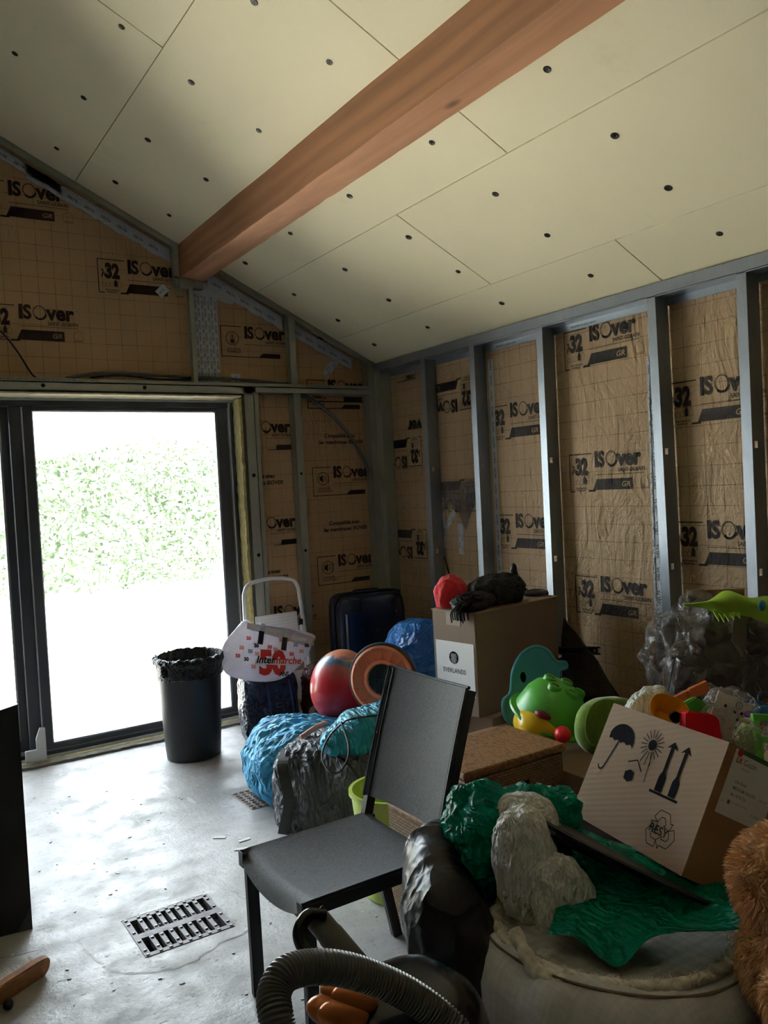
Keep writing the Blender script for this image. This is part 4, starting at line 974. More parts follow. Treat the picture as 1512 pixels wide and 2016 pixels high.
# --- teal rolled sack
t = thing('teal_roll', 'rolled teal sleeping bag sack lying across the grey duffel', 'sleeping bag', (2.0, 3.22, .40))
bm = B(); blob(bm, (2.06, 3.26, .445), (.33, .125, .118), (.6, .7), (.0, -.10, -.20), amp=.013, sc=7, st=(1.8, .8, .8), nu=150, nv=70, seed=12, fn=lambda d: V((d.x, d.y*(1-.35*max(0, -d.x-.55)/.45), d.z*(1-.45*max(0, -d.x-.55)/.45)))); obj('sack', bm, 'tealnylon', t, smooth=True)
bm = B(); tube(bm, spline([P(*p) for p in ((805, 1402, 3.55), (700, 1414, 3.57), (672, 1426, 3.58), (645, 1455, 3.52), (634, 1490, 3.46), (648, 1518, 3.40), (668, 1520, 3.39), (684, 1495, 3.43), (686, 1465, 3.47), (672, 1422, 3.585))], 10), .0045, 8); obj('power_cord', bm, 'black', None, smooth=True, loc=P(660, 1470, 3.45), label='black cord looped in front of the teal roll', cat='cord')
# --- orange and grey round stool/lamp base
oc = V((2.175, 3.47, .625)); on = V((-.80, -.58, .14)).normalized(); ou = V((.0, .0, 1)); ox = ou.cross(on).normalized(); oy = on.cross(ox)
MO = axes(oc, ox, oy, on) @ Matrix.Rotation(.0, 4, 'Z')
t = thing('round_device', 'round dark grey device with an orange ribbed underside beside the ball', 'device', oc)
bm = B(); lathe(bm, [(.10, -.085), (.155, -.07), (.182, -.03), (.186, -.008), (.182, .0), (.172, .002), (.165, -.01), (.0, -.012)], 56, MO); obj('housing', bm, 'greyplast', t, smooth=True)
bm = B(); lathe(bm, [(.165, -.01), (.170, .006), (.158, .012), (.150, .004), (.100, -.002), (.096, .010), (.080, .012), (.075, -.004)], 56, MO)
for k in range(16):
    a = 2*PI*k/16; box(bm, .098, .152, -.0022, .0022, -.002, .010, MO @ Matrix.Rotation(a, 4, 'Z'))
for k in range(8):
    a = 2*PI*(k+.4)/8; lathe(bm, [(.008, .0), (.008, .014), (.004, .015), (.001, .010)], 10, MO @ Matrix.Rotation(a, 4, 'Z') @ Matrix.Translation((.155, 0, 0)))
obj('orange_ring', bm, 'orange', t, smooth=True)
bm = B(); lathe(bm, [(.078, -.008), (.078, -.003), (.05, -.002), (.001, -.001)], 40, MO)
obj('mesh_grille', bm, 'mesh', t)
bm = B()
for k in range(-6, 7):
    h = math.sqrt(max(0, .076**2-(k*.0115)**2)); box(bm, -h, h, k*.0115-.0018, k*.0115+.0018, -.002, .0015, MO); box(bm, k*.0115-.0018, k*.0115+.0018, -h, h, -.002, .001, MO)
obj('grille_bars', bm, 'greyplast', t, kind='stuff')
# support under the device and pile
def carton(name, label, x0, x1, y0, y1, z0, z1, rot=0, m='card2', group=None):
    c = V(((x0+x1)/2, (y0+y1)/2, z0)); mx = Matrix.Translation(c) @ Matrix.Rotation(rot, 4, 'Z'); w_, d_ = (x1-x0)/2, (y1-y0)/2
    t = thing(name, label, 'box', c); bm = B(); box(bm, -w_, w_, -d_, d_, 0, z1-z0, mx, bev=.003); obj('carton', bm, m, t); return t, mx, w_, d_, z1-z0
# --- blue film bag by the everlands box
t = thing('blue_plastic_sack', 'shiny blue plastic sack behind the round orange device', 'bag', (2.80, 4.12, .0))
bm = B(); blob(bm, (2.86, 4.10, .38), (.22, .20, .385), (.65, .7), fac=.4, amp=.02, sc=6, st=(1, 1, .5), floor=.003, nu=110, nv=80, seed=21); obj('sack_body', bm, 'bluefilm', t, smooth=True)
bm = B(); tube(bm, spline([(2.66, 4.02, .62), (2.70, 3.945, .68), (2.78, 3.91, .745), (2.86, 3.92, .77)], 8), .011, sq=(.035, .01)); obj('folded_edge', bm, 'bluefilm', t, smooth=True)

# --- EVERLANDS carton
EX = V((.988, .155, 0)); EY = V((-.155, .988, 0)); E0 = V((2.58, 3.21, .40))
ME = axes(E0, EX, EY, (0, 0, 1))
t = thing('storage_carton', 'dull brown carton carrying a white label with a pine cone emblem', 'box', E0)
bm = B(); box(bm, 0, .68, 0, .30, 0, .535, ME, bev=.004); obj('carton', bm, card_mat('aged_cardboard', (138, 116, 98), False), t)
bm = B(); box(bm, -.004, .69, -.006, .15, .530, .536, ME @ Matrix.Rotation(.012, 4, 'X')); box(bm, -.004, .69, .152, .305, .530, .536, ME); obj('flap', bm, 'card2', t)
bm = B(); box(bm, -.0015, .0, .10, .20, .46, .534, ME); box(bm, -.0015, .66, .125, .175, .5365, .5375, ME); obj('packing_tape', bm, mat('brown_tape', (150, 134, 120), .3, var=.08), t)
ML = ME @ axes((-.0012, .30, 0), (0, -1, 0), (0, 0, 1), (-1, 0, 0))
bm = B(); box(bm, .018, .285, .10, .375, 0, .0012, ML); lab_ = obj('label', bm, 'label', t)
bm = B(); mx = shift(ML, .145, .292, .002); disc2(bm, mx, (0, 0), .033, 28); text(bm, 'EVERLANDS', .034, shift(ML, .145, .212, .002), align='CENTER', sx=.88); obj('print', bm, 'inkblack', lab_)
bm = B()
for r_ in range(6):
    for k in range(-3, 4):
        x = (k+.5*(r_ % 2))*.0085; y = -.024+r_*.0085
        if x*x/.00042+y*y/.0009 < 1: ring2(bm, shift(ML, .145, .290, .0026), (x, y), .0036, .0046, 8)
obj('print', bm, 'label', lab_)
carton('storage_carton', 'dark carton standing on the floor under the carton with the pine cone label', 2.60, 3.28, 3.22, 3.60, 0, .398, .15)
# red cloth, black net bundle, handle, folded cloth on the carton
ZT = .94
bm = B(); blob(bm, P(888, 1168, 4.37)-V((0, 0, .01)), (.105, .075, .105), (.9, .9), (0, -.15, .3), amp=.010, sc=10, st=(1.8, 1.8, .4), nu=70, nv=44, floor=ZT+.002, fn=lambda d: V((d.x, d.y, d.z*1.0)));
obj('folded_hat', bm, 'redcloth', None, smooth=True, loc=(2.66, 3.5, ZT), label='red folded cloth hat behind the black cord net on the carton', cat='hat')
t = thing('cord_net', 'black bundled cord net lying on top of the pine cone carton', 'net', (2.78, 3.33, ZT))
bm = B(); blob(bm, (2.855, 3.35, ZT+.068), (.185, .085, .082), (.7, .8), (0, 0, .12), amp=.016, fac=.3, sc=16, nu=90, nv=50, floor=ZT+.003); blob(bm, (2.65, 3.30, ZT+.036), (.13, .07, .045), (.8, .8), (0, -.12, .15), amp=.012, sc=18, nu=70, nv=40, floor=ZT+.003, seed=3); obj('bundle', bm, 'rope', t, smooth=True)
bm = B(); rr_ = random.Random(5)
for k in range(95):
    big = k % 3; c = V((2.855, 3.35, ZT+.07)) if big else V((2.64, 3.30, ZT+.038)); sx_, sy_, sz_ = (.19, .09, .086) if big else (.13, .072, .045)
    a0 = rr_.uniform(0, 2*PI); pts_ = []; tl = rr_.uniform(-.6, .6); ph = rr_.uniform(.4, 1.0)
    for i in range(7):
        u_ = a0+i*.32; v_ = tl+ph*math.sin(i*.9)
        q = V((math.cos(v_)*math.cos(u_)*sx_, math.cos(v_)*math.sin(u_)*sy_, abs(math.sin(v_))*sz_*1.05))
        pts_.append(V((c.x+q.x, c.y+q.y, max(ZT+.005, c.z+q.z-.0))))
    tube(bm, spline(pts_, 4), .0042, 5)
for k in range(16):
    a = rr_.uniform(-.02, .06); x = 2.545+rr_.uniform(-.03, .06)
    tube(bm, spline([(x+.06, 3.27+a, ZT+.05), (x+.0, 3.235+a*.5, ZT+.045), (x-.022, 3.25+a, ZT+.0), (x-.02, 3.25+a, ZT-.035-rr_.random()*.02)], 4), .004, 5)
obj('cords', bm, 'rope', t, kind='stuff')
t = thing('garden_tool', 'black moulded tool grip sticking up behind the carton near the wall', 'tool', (3.22, 3.50, ZT))
bm = B(); tube(bm, spline([P(1078, 1168, 4.78), P(1045, 1166, 4.74), P(1027, 1155, 4.70), P(1016, 1138, 4.68), P(1011, 1118, 4.66)], 8), [.012]*8+[.010]*8+[.012]*8+[.018]*8+[.016], 12)
blob(bm, P(1011, 1120, 4.66), (.020, .020, .034), nu=20, nv=16); obj('grip', bm, 'black', t, smooth=True)
bm = B(); blob(bm, (3.20, 3.43, ZT+.014), (.10, .06, .014), (1, 1), (0, 0, .2), amp=.004, sc=20, nu=40, nv=20, floor=ZT+.002); obj('folded_cloth', bm, 'suitdark', None, smooth=True, loc=(3.20, 3.43, ZT), label='small dark navy cloth folded at the wall end of the carton top', cat='cloth')
# --- dark draped cloth leaning on the wall and a black metal bracket
t = thing('dark_cover', 'dark brown cloth cover draped over the stack beside the wall', 'cloth', (3.2, 3.05, 0))
bm = B(); sheet(bm, lambda u, v: V((3.33-.10*v-.04*u+.02*noise.noise(V((u*4, v*4, 2))), 3.33-.56*u*(1-.05*v), max(.01, (.80-.52*u**1.1)*(1-v)+.02*noise.noise(V((u*6, v*3, 7)))))), 30, 24, .012); obj('cloth', bm, 'darkcloth', t, smooth=True)
t = thing('metal_bracket', 'short black metal bracket with one hole sticking out above the dark cloth', 'bracket', (3.34, 3.12, .66))
mk = axes(P(1128, 1280, 4.50), (_r+V((0, 0, .0))).normalized(), (0, 0, 1))
bm = B(); box(bm, -.08, .135, -.020, .020, -.004, .004, mk, bev=.001); box(bm, -.08, .145, .016, .020, -.004, .03, mk); box(bm, -.08, .145, -.020, -.016, -.004, .03, mk); obj('plate', bm, 'dark', t)
bm = B(); disc2(bm, shift(mk, .118, .0, .0052), (0, 0), .0075, 14); disc2(bm, shift(mk, .118, -.004, .0052), (0, 0), .0075, 14); obj('hole', bm, 'card', t)

# ================================================================== CHAIR
t = thing('garden_chair', 'charcoal metal chair with grey mesh sling seat and back', 'chair', (1.2, 2.22, 0))
zs = .455; YL, YR = 2.435, 2.005
def legbox(name, a, b, w_, d_):
    bm = B(); a, b = V(a), V(b)
    vs = [bm.verts.new((p.x+sx*w_/2, p.y+sy*d_/2, p.z)) for p in (a, b) for sx, sy in ((-1, -1), (1, -1), (1, 1), (-1, 1))]
    for f in ((3, 2, 1, 0), (4, 5, 6, 7), (0, 1, 5, 4), (1, 2, 6, 5), (2, 3, 7, 6), (3, 0, 4, 7)): bm.faces.new([vs[i] for i in f])
    bmesh.ops.bevel(bm, geom=list(bm.edges), offset=.003, segments=2, affect='EDGES'); return obj(name, bm, 'chairmetal', t)
for y, y2 in ((YL-.018, YL-.024), (YR+.02, YR+.024)): legbox('leg', (.985, y2, 0), (.985, y, zs-.02), .038, .026)
for y in (YL-.012, YR+.012): legbox('leg', (1.525, y, 0), (1.435, y, zs-.01), .036, .026)
for y in (YL-.010, YR+.010):
    bm = B(); box(bm, .958, 1.455, y-.013, y+.013, zs-.034, zs+.004, bev=.003); obj('seat_rail', bm, 'chairmetal', t)
    bm = B(); box(bm, .9555, .958, y-.016, y+.016, zs-.038, zs+.010); obj('end_cap', bm, 'black', t)
for x, z in ((.995, zs-.05), (1.44, zs-.03)):
    bm = B(); box(bm, x-.014, x+.014, YR+.02, YL-.02, z-.018, z+.018, bev=.003); obj('crossbar', bm, 'chairmetal', t)
def backx(z): k = (z-zs)/.5; return 1.43+.155*k-.02*k*(1-k)
for y in (YL-.004, YR+.004):
    bm = B(); tube(bm, [(backx(z), y, z) for z in (zs-.03, zs+.05, .60, .72, .84, .945)], 0, sq=(.024, .034)); obj('back_post', bm, 'chairmetal', t)
def seatF(u, v):
    x = .958+.475*u; y = YL-.002+(YR-YL+.004)*v; e = min(v, 1-v); sag = -.022*math.sin(PI*v)**.8*(.55+.45*math.sin(PI*u)); roll_ = .006*math.exp(-e*60)
    fr = -.055*max(0, (.09-u)/.09)**2*math.sin(PI*min(1, max(0, v)))**.3
    return V((x+.008*math.sin(PI*v)*(u < .2)*-1, y, zs+.010+sag+fr))
bm = B(); sheet(bm, seatF, 40, 40, .003); obj('seat_sling', bm, 'sling', t, smooth=True)
def backF(u, v):
    z = .525+(.957-.525)*u; y = YL+.008+(YR-YL-.016)*v; bow = .028*math.sin(PI*v)**.9
    z += -.012*math.sin(PI*v)*(u)**3
    return V((backx(z)-.016+bow, y, z))
bm = B(); sheet(bm, backF, 40, 36, .003); obj('back_sling', bm, 'sling', t, smooth=True)
for v0, v1 in ((0, .012), (.988, 1)):
    bm = B(); sheet(bm, lambda u, v: backF(u, v0+(v1-v0)*v)+V((-.004, 0, 0)), 20, 2, .008); obj('sling_hem', bm, 'sling', t)
bm = B(); tube(bm, [backF(1, k/24)+V((0, 0, .0)) for k in range(25)], .0055, 8); obj('sling_hem', bm, 'sling', t, smooth=True)

# --- lime bin, baskets, crate behind the chair
LT = Matrix.Translation((1.70, 2.68, 0))
t = thing('lime_tub', 'lime green plastic tub on the floor behind the chair', 'tub', (1.70, 2.68, 0))
bm = B(); lathe(bm, [(.115, .0), (.122, .004), (.163, .40), (.172, .404), (.172, .418), (.158, .418), (.154, .39), (.11, .01)], 44, LT); obj('tub_body', bm, 'limeplast', t, smooth=True)
t = thing('wicker_basket', 'small open wicker basket standing behind the chair seat', 'basket', (1.70, 2.34, 0))
bm = B(); 
for a in ((1.565, 1.58, 2.16, 2.50), (1.83, 1.845, 2.16, 2.50), (1.58, 1.83, 2.16, 2.175), (1.58, 1.83, 2.485, 2.50)): box(bm, a[0], a[1], a[2], a[3], .003, .43)
box(bm, 1.58, 1.83, 2.175, 2.485, .003, .015); obj('basket_body', bm, 'wicker', t)
bm = B(); tube(bm, [(1.57, 2.165, .43), (1.84, 2.165, .43), (1.84, 2.495, .43), (1.57, 2.495, .43)], .011, 8, closed=True); obj('rim', bm, 'wickertop', t, smooth=True)
t = thing('wicker_chest', 'lidded wicker chest behind the chair under the toys', 'chest', (2.12, 2.6, 0))
bm = B(); box(bm, 1.87, 2.385, 2.43, 2.77, .003, .465, bev=.008); obj('chest_body', bm, 'wicker', t)
bm = B(); box(bm, 1.86, 2.395, 2.42, 2.78, .470, .502, bev=.008); obj('lid', bm, 'wickertop', t)
bm = B(); box(bm, 2.11, 2.19, 2.424, 2.432, .34, .40, bev=.003); obj('handle_hole', bm, 'dark', t)
t_, *_r_ = carton('toy_crate', 'dull grey-brown crate full of toys beside the wicker chest', 2.42, 3.22, 2.30, 3.14, .0, .37, 0)

# ================================================================== TOYS ON THE CRATE
def shellbowl(bm, mx, prof, seg=48): lathe(bm, prof, seg, mx)
# whale-shaped teal tray leaning on the carton
t = thing('whale_tray', 'flat teal whale-shaped plastic toy leaning against the brown carton', 'toy', (2.72, 3.02, .37))
mw = axes(P(1052, 1370, 3.97), (_r*.98+_f*.15).normalized(), (V((0, 0, 1))+_f*.25).normalized())
wp = spline([(-.155, -.10, 0), (-.16, -.02, 0), (-.12, .02, 0), (-.10, .12, 0), (-.05, .20, 0), (.02, .235, 0), (.08, .215, 0), (.12, .16, 0), (.165, .155, 0), (.17, .13, 0), (.13, .11, 0), (.13, .02, 0), (.10, -.08, 0), (.02, -.14, 0), (-.08, -.15, 0)], 6, True)
bm = B(); prism(bm, [(p.x, p.y) for p in wp], .02, mw); o = obj('tray_body', bm, 'tealplast', t)
bm = B(); n = len(wp); 
tube(bm, [mw @ V((p.x, p.y, .014)) for p in wp], .010, 8, closed=True); obj('raised_rim', bm, 'tealplast', t, smooth=True)
bm = B(); lathe(bm, [(.016, .0), (.016, .0225), (.001, .0226)], 20, shift(mw, -.055, .09, .0) @ Matrix.Diagonal((.9, 1.6, 1, 1))); obj('handle_hole', bm, 'dark', t)
bm = B(); prism(bm, [(.04, .16), (.12, .155), (.11, .12), (.05, .115)], .026, mw); obj('fin', bm, 'tealplast', t)
# yellow car toy with red nose
t = thing('yellow_toy_helmet', 'shiny yellow rounded toy with a red ball nose under the green bowl', 'toy', (2.56, 2.80, .37))
bm = B(); blob(bm, P(1070, 1430, 3.66), (.135, .11, .078), (.8, .8), (.1, .33, -.3), nu=56, nv=36, floor=.372); obj('toy_body', bm, 'yellow', t, smooth=True)
bm = B(); blob(bm, P(1072, 1408, 3.58), (.045, .03, .018), (.8, .8), (.1, .4, -.3), nu=30, nv=20); obj('visor', bm, 'darkpink', t, smooth=True)
bm = B(); blob(bm, P(1108, 1446, 3.50), (.036, .036, .036), nu=28, nv=20); obj('red_nose', bm, 'red', t, smooth=True)
# green studded bowl upside down
t = thing('green_bowl', 'green plastic toy helmet with round studs, upside down on the yellow toy', 'toy', (2.74, 2.80, .50))
gc = P(1086, 1394, 3.70); gn = V((.20, .10, 1)).normalized(); gn = (V((0, 0, 1))+_r*.42-_f*.28).normalized(); gx = _r.cross(gn).cross(gn)*-1; gx.normalize()
MGB = axes(gc, gx, gn.cross(gx), gn)
bm = B(); lathe(bm, [(.175, -.055), (.184, -.05), (.181, -.04), (.158, -.034), (.150, .0), (.140, .045), (.118, .085), (.08, .115), (.04, .125), (.001, .127)], 52, MGB); obj('bowl', bm, 'green', t, smooth=True)
for x, y in ((-.045, -.04), (.035, -.05), (-.05, .035), (.03, .04), (.085, 0)):
    bm = B(); h = .127-2.2*(x*x+y*y); lathe(bm, [(.030, -.02), (.030, .006), (.026, .012), (.018, .012), (.016, .005), (.001, .005)], 20, shift(MGB, x, y, h)); obj('stud', bm, 'green', t, smooth=True)
bm = B(); blob(bm, P(1142, 1408, 3.56), (.014, .014, .011), nu=16, nv=12); obj('red_button', bm, 'red', t, smooth=True)
# olive plush disc
t = thing('olive_cushion', 'olive green rounded plush cushion between the green toy and the tilted box', 'cushion', (2.66, 2.5, .37))
bm = B(); blob(bm, P(1205, 1432, 3.38), (.165, .075, .125), (.85, .9), (0, .15, -.35), nu=60, nv=40, amp=.003, sc=9, floor=.373); obj('cushion_body', bm, 'olive', t, smooth=True)
bm = B(); blob(bm, P(1192, 1425, 3.30), (.0, .0, .0) if False else (.09, .012, .10), (.85, .9), (0, .15, -.35), nu=40, nv=24, floor=.4); obj('piping', bm, 'olive', t, smooth=True)
# white bag behind the amber scoop
bm = B(); blob(bm, P(1272, 1384, 2.66), (.072, .035, .036), (.8, .8), (0, -.55, -.5), fac=.6, amp=.012, sc=14, nu=70, nv=40); obj('white_pouch', bm, 'whitefilm', None, smooth=True, loc=P(1275, 1400, 2.66), label='crumpled white plastic pouch behind the amber scoop', cat='bag')

# ================================================================== LEATHER CHAIR
LC = V((1.74, 1.42, 0))
t = thing('leather_armchair', 'black leather tub armchair under the pale pet bed', 'armchair', LC)
def armF(k, a):   # k around the section 0..1, a angle around the seat
    top = .575+.125*math.exp(-((a-2.45)/.42)**2)-.06*max(0, math.sin(a))-.10*max(0, a-2.8)
    taper = 1
    sec = 2*PI*k; cz = .36; hz_ = (top-.06)/2; cz = .06+hz_
    x = math.cos(sec); z = math.sin(sec); x = sgnp(x, .75); z = sgnp(z, .75)
    R_ = .565-.10*max(0, -z)+.02*z+.02*math.exp(-((a-2.6)/.5)**2); th = .10+.012*math.sin(a*7+z*3)*(1)
    z_ = cz+hz_*z; wr_ = .010*ridge(V((math.cos(a)*1.5, math.sin(a)*1.5, z_*1.2)), 4.2)+.006*ridge(V((math.cos(a)*3, math.sin(a)*3, z_)), 5, seed=4)
    r_ = R_+(th+wr_)*x
    return V((LC.x+r_*math.cos(a), LC.y+r_*math.sin(a), z_+wr_*z*.6))
bm = B(); na, nk = 190, 60; A0, A1 = .75, 3.02; rings = []
for i in range(na+1):
    a = A0+(A1-A0)*i/na; f = math.sqrt(max(0, 1-(1-min(i, na-i)/20)**2)) if min(i, na-i) < 20 else 1
    c_ = V((0, 0, 0)); pp = [armF(k/nk, a) for k in range(nk)]; c_ = sum(pp, V((0, 0, 0)))/nk
    rings.append([bm.verts.new(c_+(p-c_)*max(.05, f)) for p in pp])
for a, b in zip(rings, rings[1:]):
    for k in range(nk): bm.faces.new((a[k], a[(k+1) % nk], b[(k+1) % nk], b[k]))
bm.faces.new(rings[0][::-1]); bm.faces.new(rings[-1]); obj('wraparound_back', bm, 'leather', t, smooth=True)
bm = B(); blob(bm, (LC.x+.02, LC.y-.08, .15), (.50, .50, .10), (.45, .5), (0, 0, .3), amp=.012, sc=4.5, nu=110, nv=60, seed=6); obj('seat_cushion', bm, 'leather', t, smooth=True)
bm = B(); blob(bm, (1.36, 1.42, .14), (.26, .34, .12), (.6, .6), (0, 0, .4), amp=.024, sc=5, fac=.25, nu=120, nv=70, seed=16, floor=.02); obj('seat_front', bm, 'leather', t, smooth=True)
bm = B(); lathe(bm, [(.30, .003), (.33, .01), (.33, .03), (.05, .05), (.04, .16), (.001, .16)], 40, Matrix.Translation((LC.x, LC.y, 0))); obj('swivel_base', bm, 'chairmetal', t, smooth=True)
bm = B(); blob(bm, (1.50, 1.00, .20), (.32, .26, .16), (.6, .6), (0, 0, -.4), fac=.3, amp=.022, sc=6, nu=110, nv=60, seed=15, floor=.02); obj('seat_front', bm, 'leather', t, smooth=True)  # added footstool block, made part of the seat to carry the bear

# ================================================================== PET BED
PC = P(1206, 1822, 2.04)-V((0, 0, .245)); PR = .375
MP = Matrix.Translation(PC) @ Euler((-.03, .05, 0)).to_matrix().to_4x4()
t = thing('pet_bed', 'round pale grey suede pet bed with cream fleece lining on the leather armchair', 'pet bed', PC)
def pw(q, a, j):
    g = 1+.012*math.sin(a*15)*(3 <= j <= 8)+.010*noise.noise(V((math.cos(a)*4, math.sin(a)*4, q.z*6)))
    return V((q.x*g, q.y*g, q.z*(1)+.012*math.sin(a*2+1)*(j > 4)))
prof = [(.001, .0), (.24, .0), (.31, .012), (.352, .05), (.372, .11), (.372, .165), (.352, .215), (.318, .243), (.290, .248), (.275, .235)]
bm = B(); lathe(bm, prof, 150, MP, pw); obj('bolster', bm, 'pet', t, smooth=2)
bm = B(); lathe(bm, [(.306, .244), (.300, .256), (.285, .259), (.268, .245), (.255, .20), (.245, .14), (.22, .105), (.12, .09), (.001, .09)], 150, MP, lambda q, a, j: q*(1+.02*noise.noise(V((math.cos(a)*12, math.sin(a)*12, q.z*30))))); obj('fleece_lining', bm, 'fleece', t, smooth=2)
# fleece tufts along the rim
bm = B(); rr2 = random.Random(9)
for _ in range(5200):
    a = rr2.uniform(0, 2*PI); rr_v = rr2.uniform(.262, .306); z = .243+.012*(1-((rr_v-.285)/.022)**2); c = MP @ V((rr_v*math.cos(a), rr_v*math.sin(a), z)); d = V((rr2.gauss(0, .6), rr2.gauss(0, .6), 1)).normalized()*rr2.uniform(.005, .012); s = V((rr2.gauss(0, 1), rr2.gauss(0, 1), 0)).normalized()*.0012
    bm.faces.new([bm.verts.new(c-s), bm.verts.new(c+s), bm.verts.new(c+d)])
obj('fleece_pile', bm, 'fleece', t, kind='stuff')
bm = B(); tube(bm, [MP @ V((.322*math.cos(a), .322*math.sin(a), .241+.012*math.sin(a*2+1))) for a in [2*PI*k/120 for k in range(120)]], .0035, 6, closed=True); obj('piping', bm, mat('tan_piping', (120, 104, 88), .8), t, smooth=True)
# puckered drawstring fold on the near-left rim
bm = B(); pf = spline([P(1012, 1832, 1.90), P(1030, 1872, 1.87), P(1048, 1905, 1.84), P(1078, 1925, 1.82), P(1108, 1936, 1.80), P(1150, 1940, 1.80)], 10)
tube(bm, [p+V((0, 0, .010*noise.noise(p*26))) for p in pf], [.014+.009*abs(noise.noise(p*35)) for p in pf], 14); obj('gathered_hem', bm, 'fleece', t, smooth=True)

# ================================================================== PLASTIC BAGS IN THE BED
def crumple(bm, c, r, rot=(0, 0, 0), amp=.03, sc=10, seed=0, nu=150, nv=100, e=(.9, .9), fn=None): blob(bm, c, r, e, rot, nu, nv, amp=amp*1.5, sc=sc, seed=seed, fn=fn, fac=.7)
t = thing('teal_bag', 'crumpled teal plastic bag standing over the rim of the pet bed', 'bag', P(960, 1650, 2.2))
yw = -yaw
bm = B(); crumple(bm, P(945, 1612, 2.22), (.085, .07, .085), (0, .3, yw), .022, 9, 3); crumple(bm, P(938, 1690, 2.2), (.075, .065, .075), (0, -.5, yw), .022, 10, 8); obj('bag_body', bm, 'tealfilm', t, smooth=True)
bm = B(); crumple(bm, P(1088, 1590, 2.32), (.072, .04, .05), (0, .5, yw), .02, 12, 11); crumple(bm, P(1025, 1572, 2.30), (.06, .04, .03), (0, .1, yw), .012, 12, 13); obj('bag_end', bm, 'tealfilm', t, smooth=True)
t = thing('white_bag', 'crumpled translucent white plastic bag hanging down into the pet bed', 'bag', P(1060, 1700, 2.1))
bm = B(); crumple(bm, P(1036, 1608, 2.17), (.082, .05, .060), (0, .25, yw), .006, 9, 5)
blob(bm, P(1036, 1705, 2.09), (.080, .055, .150), (.8, .8), (0, -.12, yw), 190, 130, amp=.012, sc=16, st=(1.7, 1.2, .55), seed=7, fac=.3)
blob(bm, P(1105, 1765, 2.05), (.078, .055, .105), (.8, .8), (0, -.25, yw), 160, 110, amp=.012, sc=15, st=(1.5, 1.2, .6), seed=17, fac=.35); obj('bag_body', bm, 'whitefilm', t, smooth=True)
t = thing('teal_sheet', 'teal plastic sheet lying across the inside of the pet bed', 'plastic sheet', PC+V((0, 0, .2)))
def tsF(u, v):
    a = P(1085+150*u*0, 1858, 1.86)*0
    p0 = P(1078, 1850, 1.90); p1 = P(1460, 1838, 1.80); p2 = P(1140, 1640, 2.28); p3 = P(1445, 1745, 2.12)
    p = (p0*(1-u)+p1*u)*(1-v)+(p2*(1-u)+p3*u)*v
    bul = math.sin(PI*u)*math.sin(PI*min(1, v*1.15))
    near = V((0, 0, -.055))*math.exp(-((u-.33)/.13)**2)*max(0, 1-v*3.5)+(-_f*.05)*math.exp(-((u-.33)/.16)**2)*max(0, 1-v*3)
    return p+V((0, 0, -.03*bul+.012+.012*noise.noise(p*7)+.008*ridge(p, 5, seed=2)+.010*facet(p, 7, 4)))+near
bm = B(); sheet(bm, tsF, 110, 90, .0015); obj('sheet', bm, 'tealfilm', t, smooth=True)

# ================================================================== BLACK DISCS AND THE TILTED BOX
BL = V((1.758, 1.768, .584)); e1 = V((-.0833, -.455, .003)).normalized(); e2 = V((.181, .003, .311)); e2 = (e2-e1*e2.dot(e1)).normalized(); e3 = e1.cross(e2).normalized()
if e3.x > 0: e3 = -e3          # outward from the marked face
MBX = axes(BL, e1, e2, e3)     # x along the face, y up, z towards the viewer
mbm = MBX.to_3x3()
WX, HY, DZ = .462, .355, .30
t = thing('round_board', 'large round black disc lying tilted on the pet bed under the cardboard box', 'disc', BL+e1*.23)
MD = axes(BL+e1*.185-e2*.034-e3*.06, e1, e3, e2) @ Matrix.Diagonal((1.13, 1.13, 1, 1))
bm = B(); lathe(bm, [(.001, -.006), (.27, -.006), (.318, .0), (.322, .008), (.318, .014), (.29, .010), (.001, .010)], 72, MD); obj('disc_body', bm, 'black', t, smooth=True)
bm = B(); box(bm, -.22, -.185, .09, .115, .010, .013, shift(MD, 0, .16, 0)); obj('sticker', bm, 'label', t); bm = B(); box(bm, .02, .04, .24, .262, .012, .015, MD); obj('sticker', bm, 'label', t)
t = thing('black_tray', 'thin black tray poking out beneath the large round disc', 'tray', BL+e1*.1-e2*.07)
MD2 = axes(BL+e1*.09-e2*.062-e3*.03, (e1+e2*.03).normalized(), e3, (e2-e1*.03).normalized())
bm = B(); lathe(bm, [(.001, -.005), (.28, -.005), (.33, .003), (.33, .008), (.28, .004), (.001, .004)], 60, MD2); obj('tray_disc', bm, 'black', t, smooth=True)

t = thing('marked_carton', 'open corrugated cardboard box with umbrella, sun and arrow marks, tilted on the black disc', 'box', BL)
K = .004
bm = B(); box(bm, 0, WX, 0, HY, -K, 0, MBX); obj('front_wall', bm, 'card', t)
# side wall towards the camera, left wall, back wall, bottom
bm = B(); box(bm, WX-K, WX, 0, HY, -DZ, -K, MBX); sw = obj('side_wall', bm, card_mat('plain_cardboard', (158, 122, 84), False), t)
bm = B(); box(bm, 0, K, 0, HY, -DZ, -K, MBX); obj('side_wall', bm, 'cardin', t)
bm = B(); box(bm, K, WX-K, 0, HY, -DZ, -DZ+K, MBX); obj('back_wall', bm, 'cardin', t)
bm = B(); box(bm, K, WX-K, 0, K, -DZ+K, -K, MBX); obj('bottom', bm, 'cardin', t)
bm = B(); box(bm, -.004, 0, 0, HY*.99, -.09, -.002, MBX); obj('glue_flap', bm, 'card', t)
MF = shift(MBX, 0, 0, .0012)
bm = B()   # umbrella
X_, Y_ = .088, .262
dome = [(X_-.052, Y_-.008)]+[(X_+.054*math.cos(a), Y_+.044*math.sin(a)) for a in [PI-PI*k/14 for k in range(1, 14)]]+[(X_+.056, Y_-.018)]
scal = []
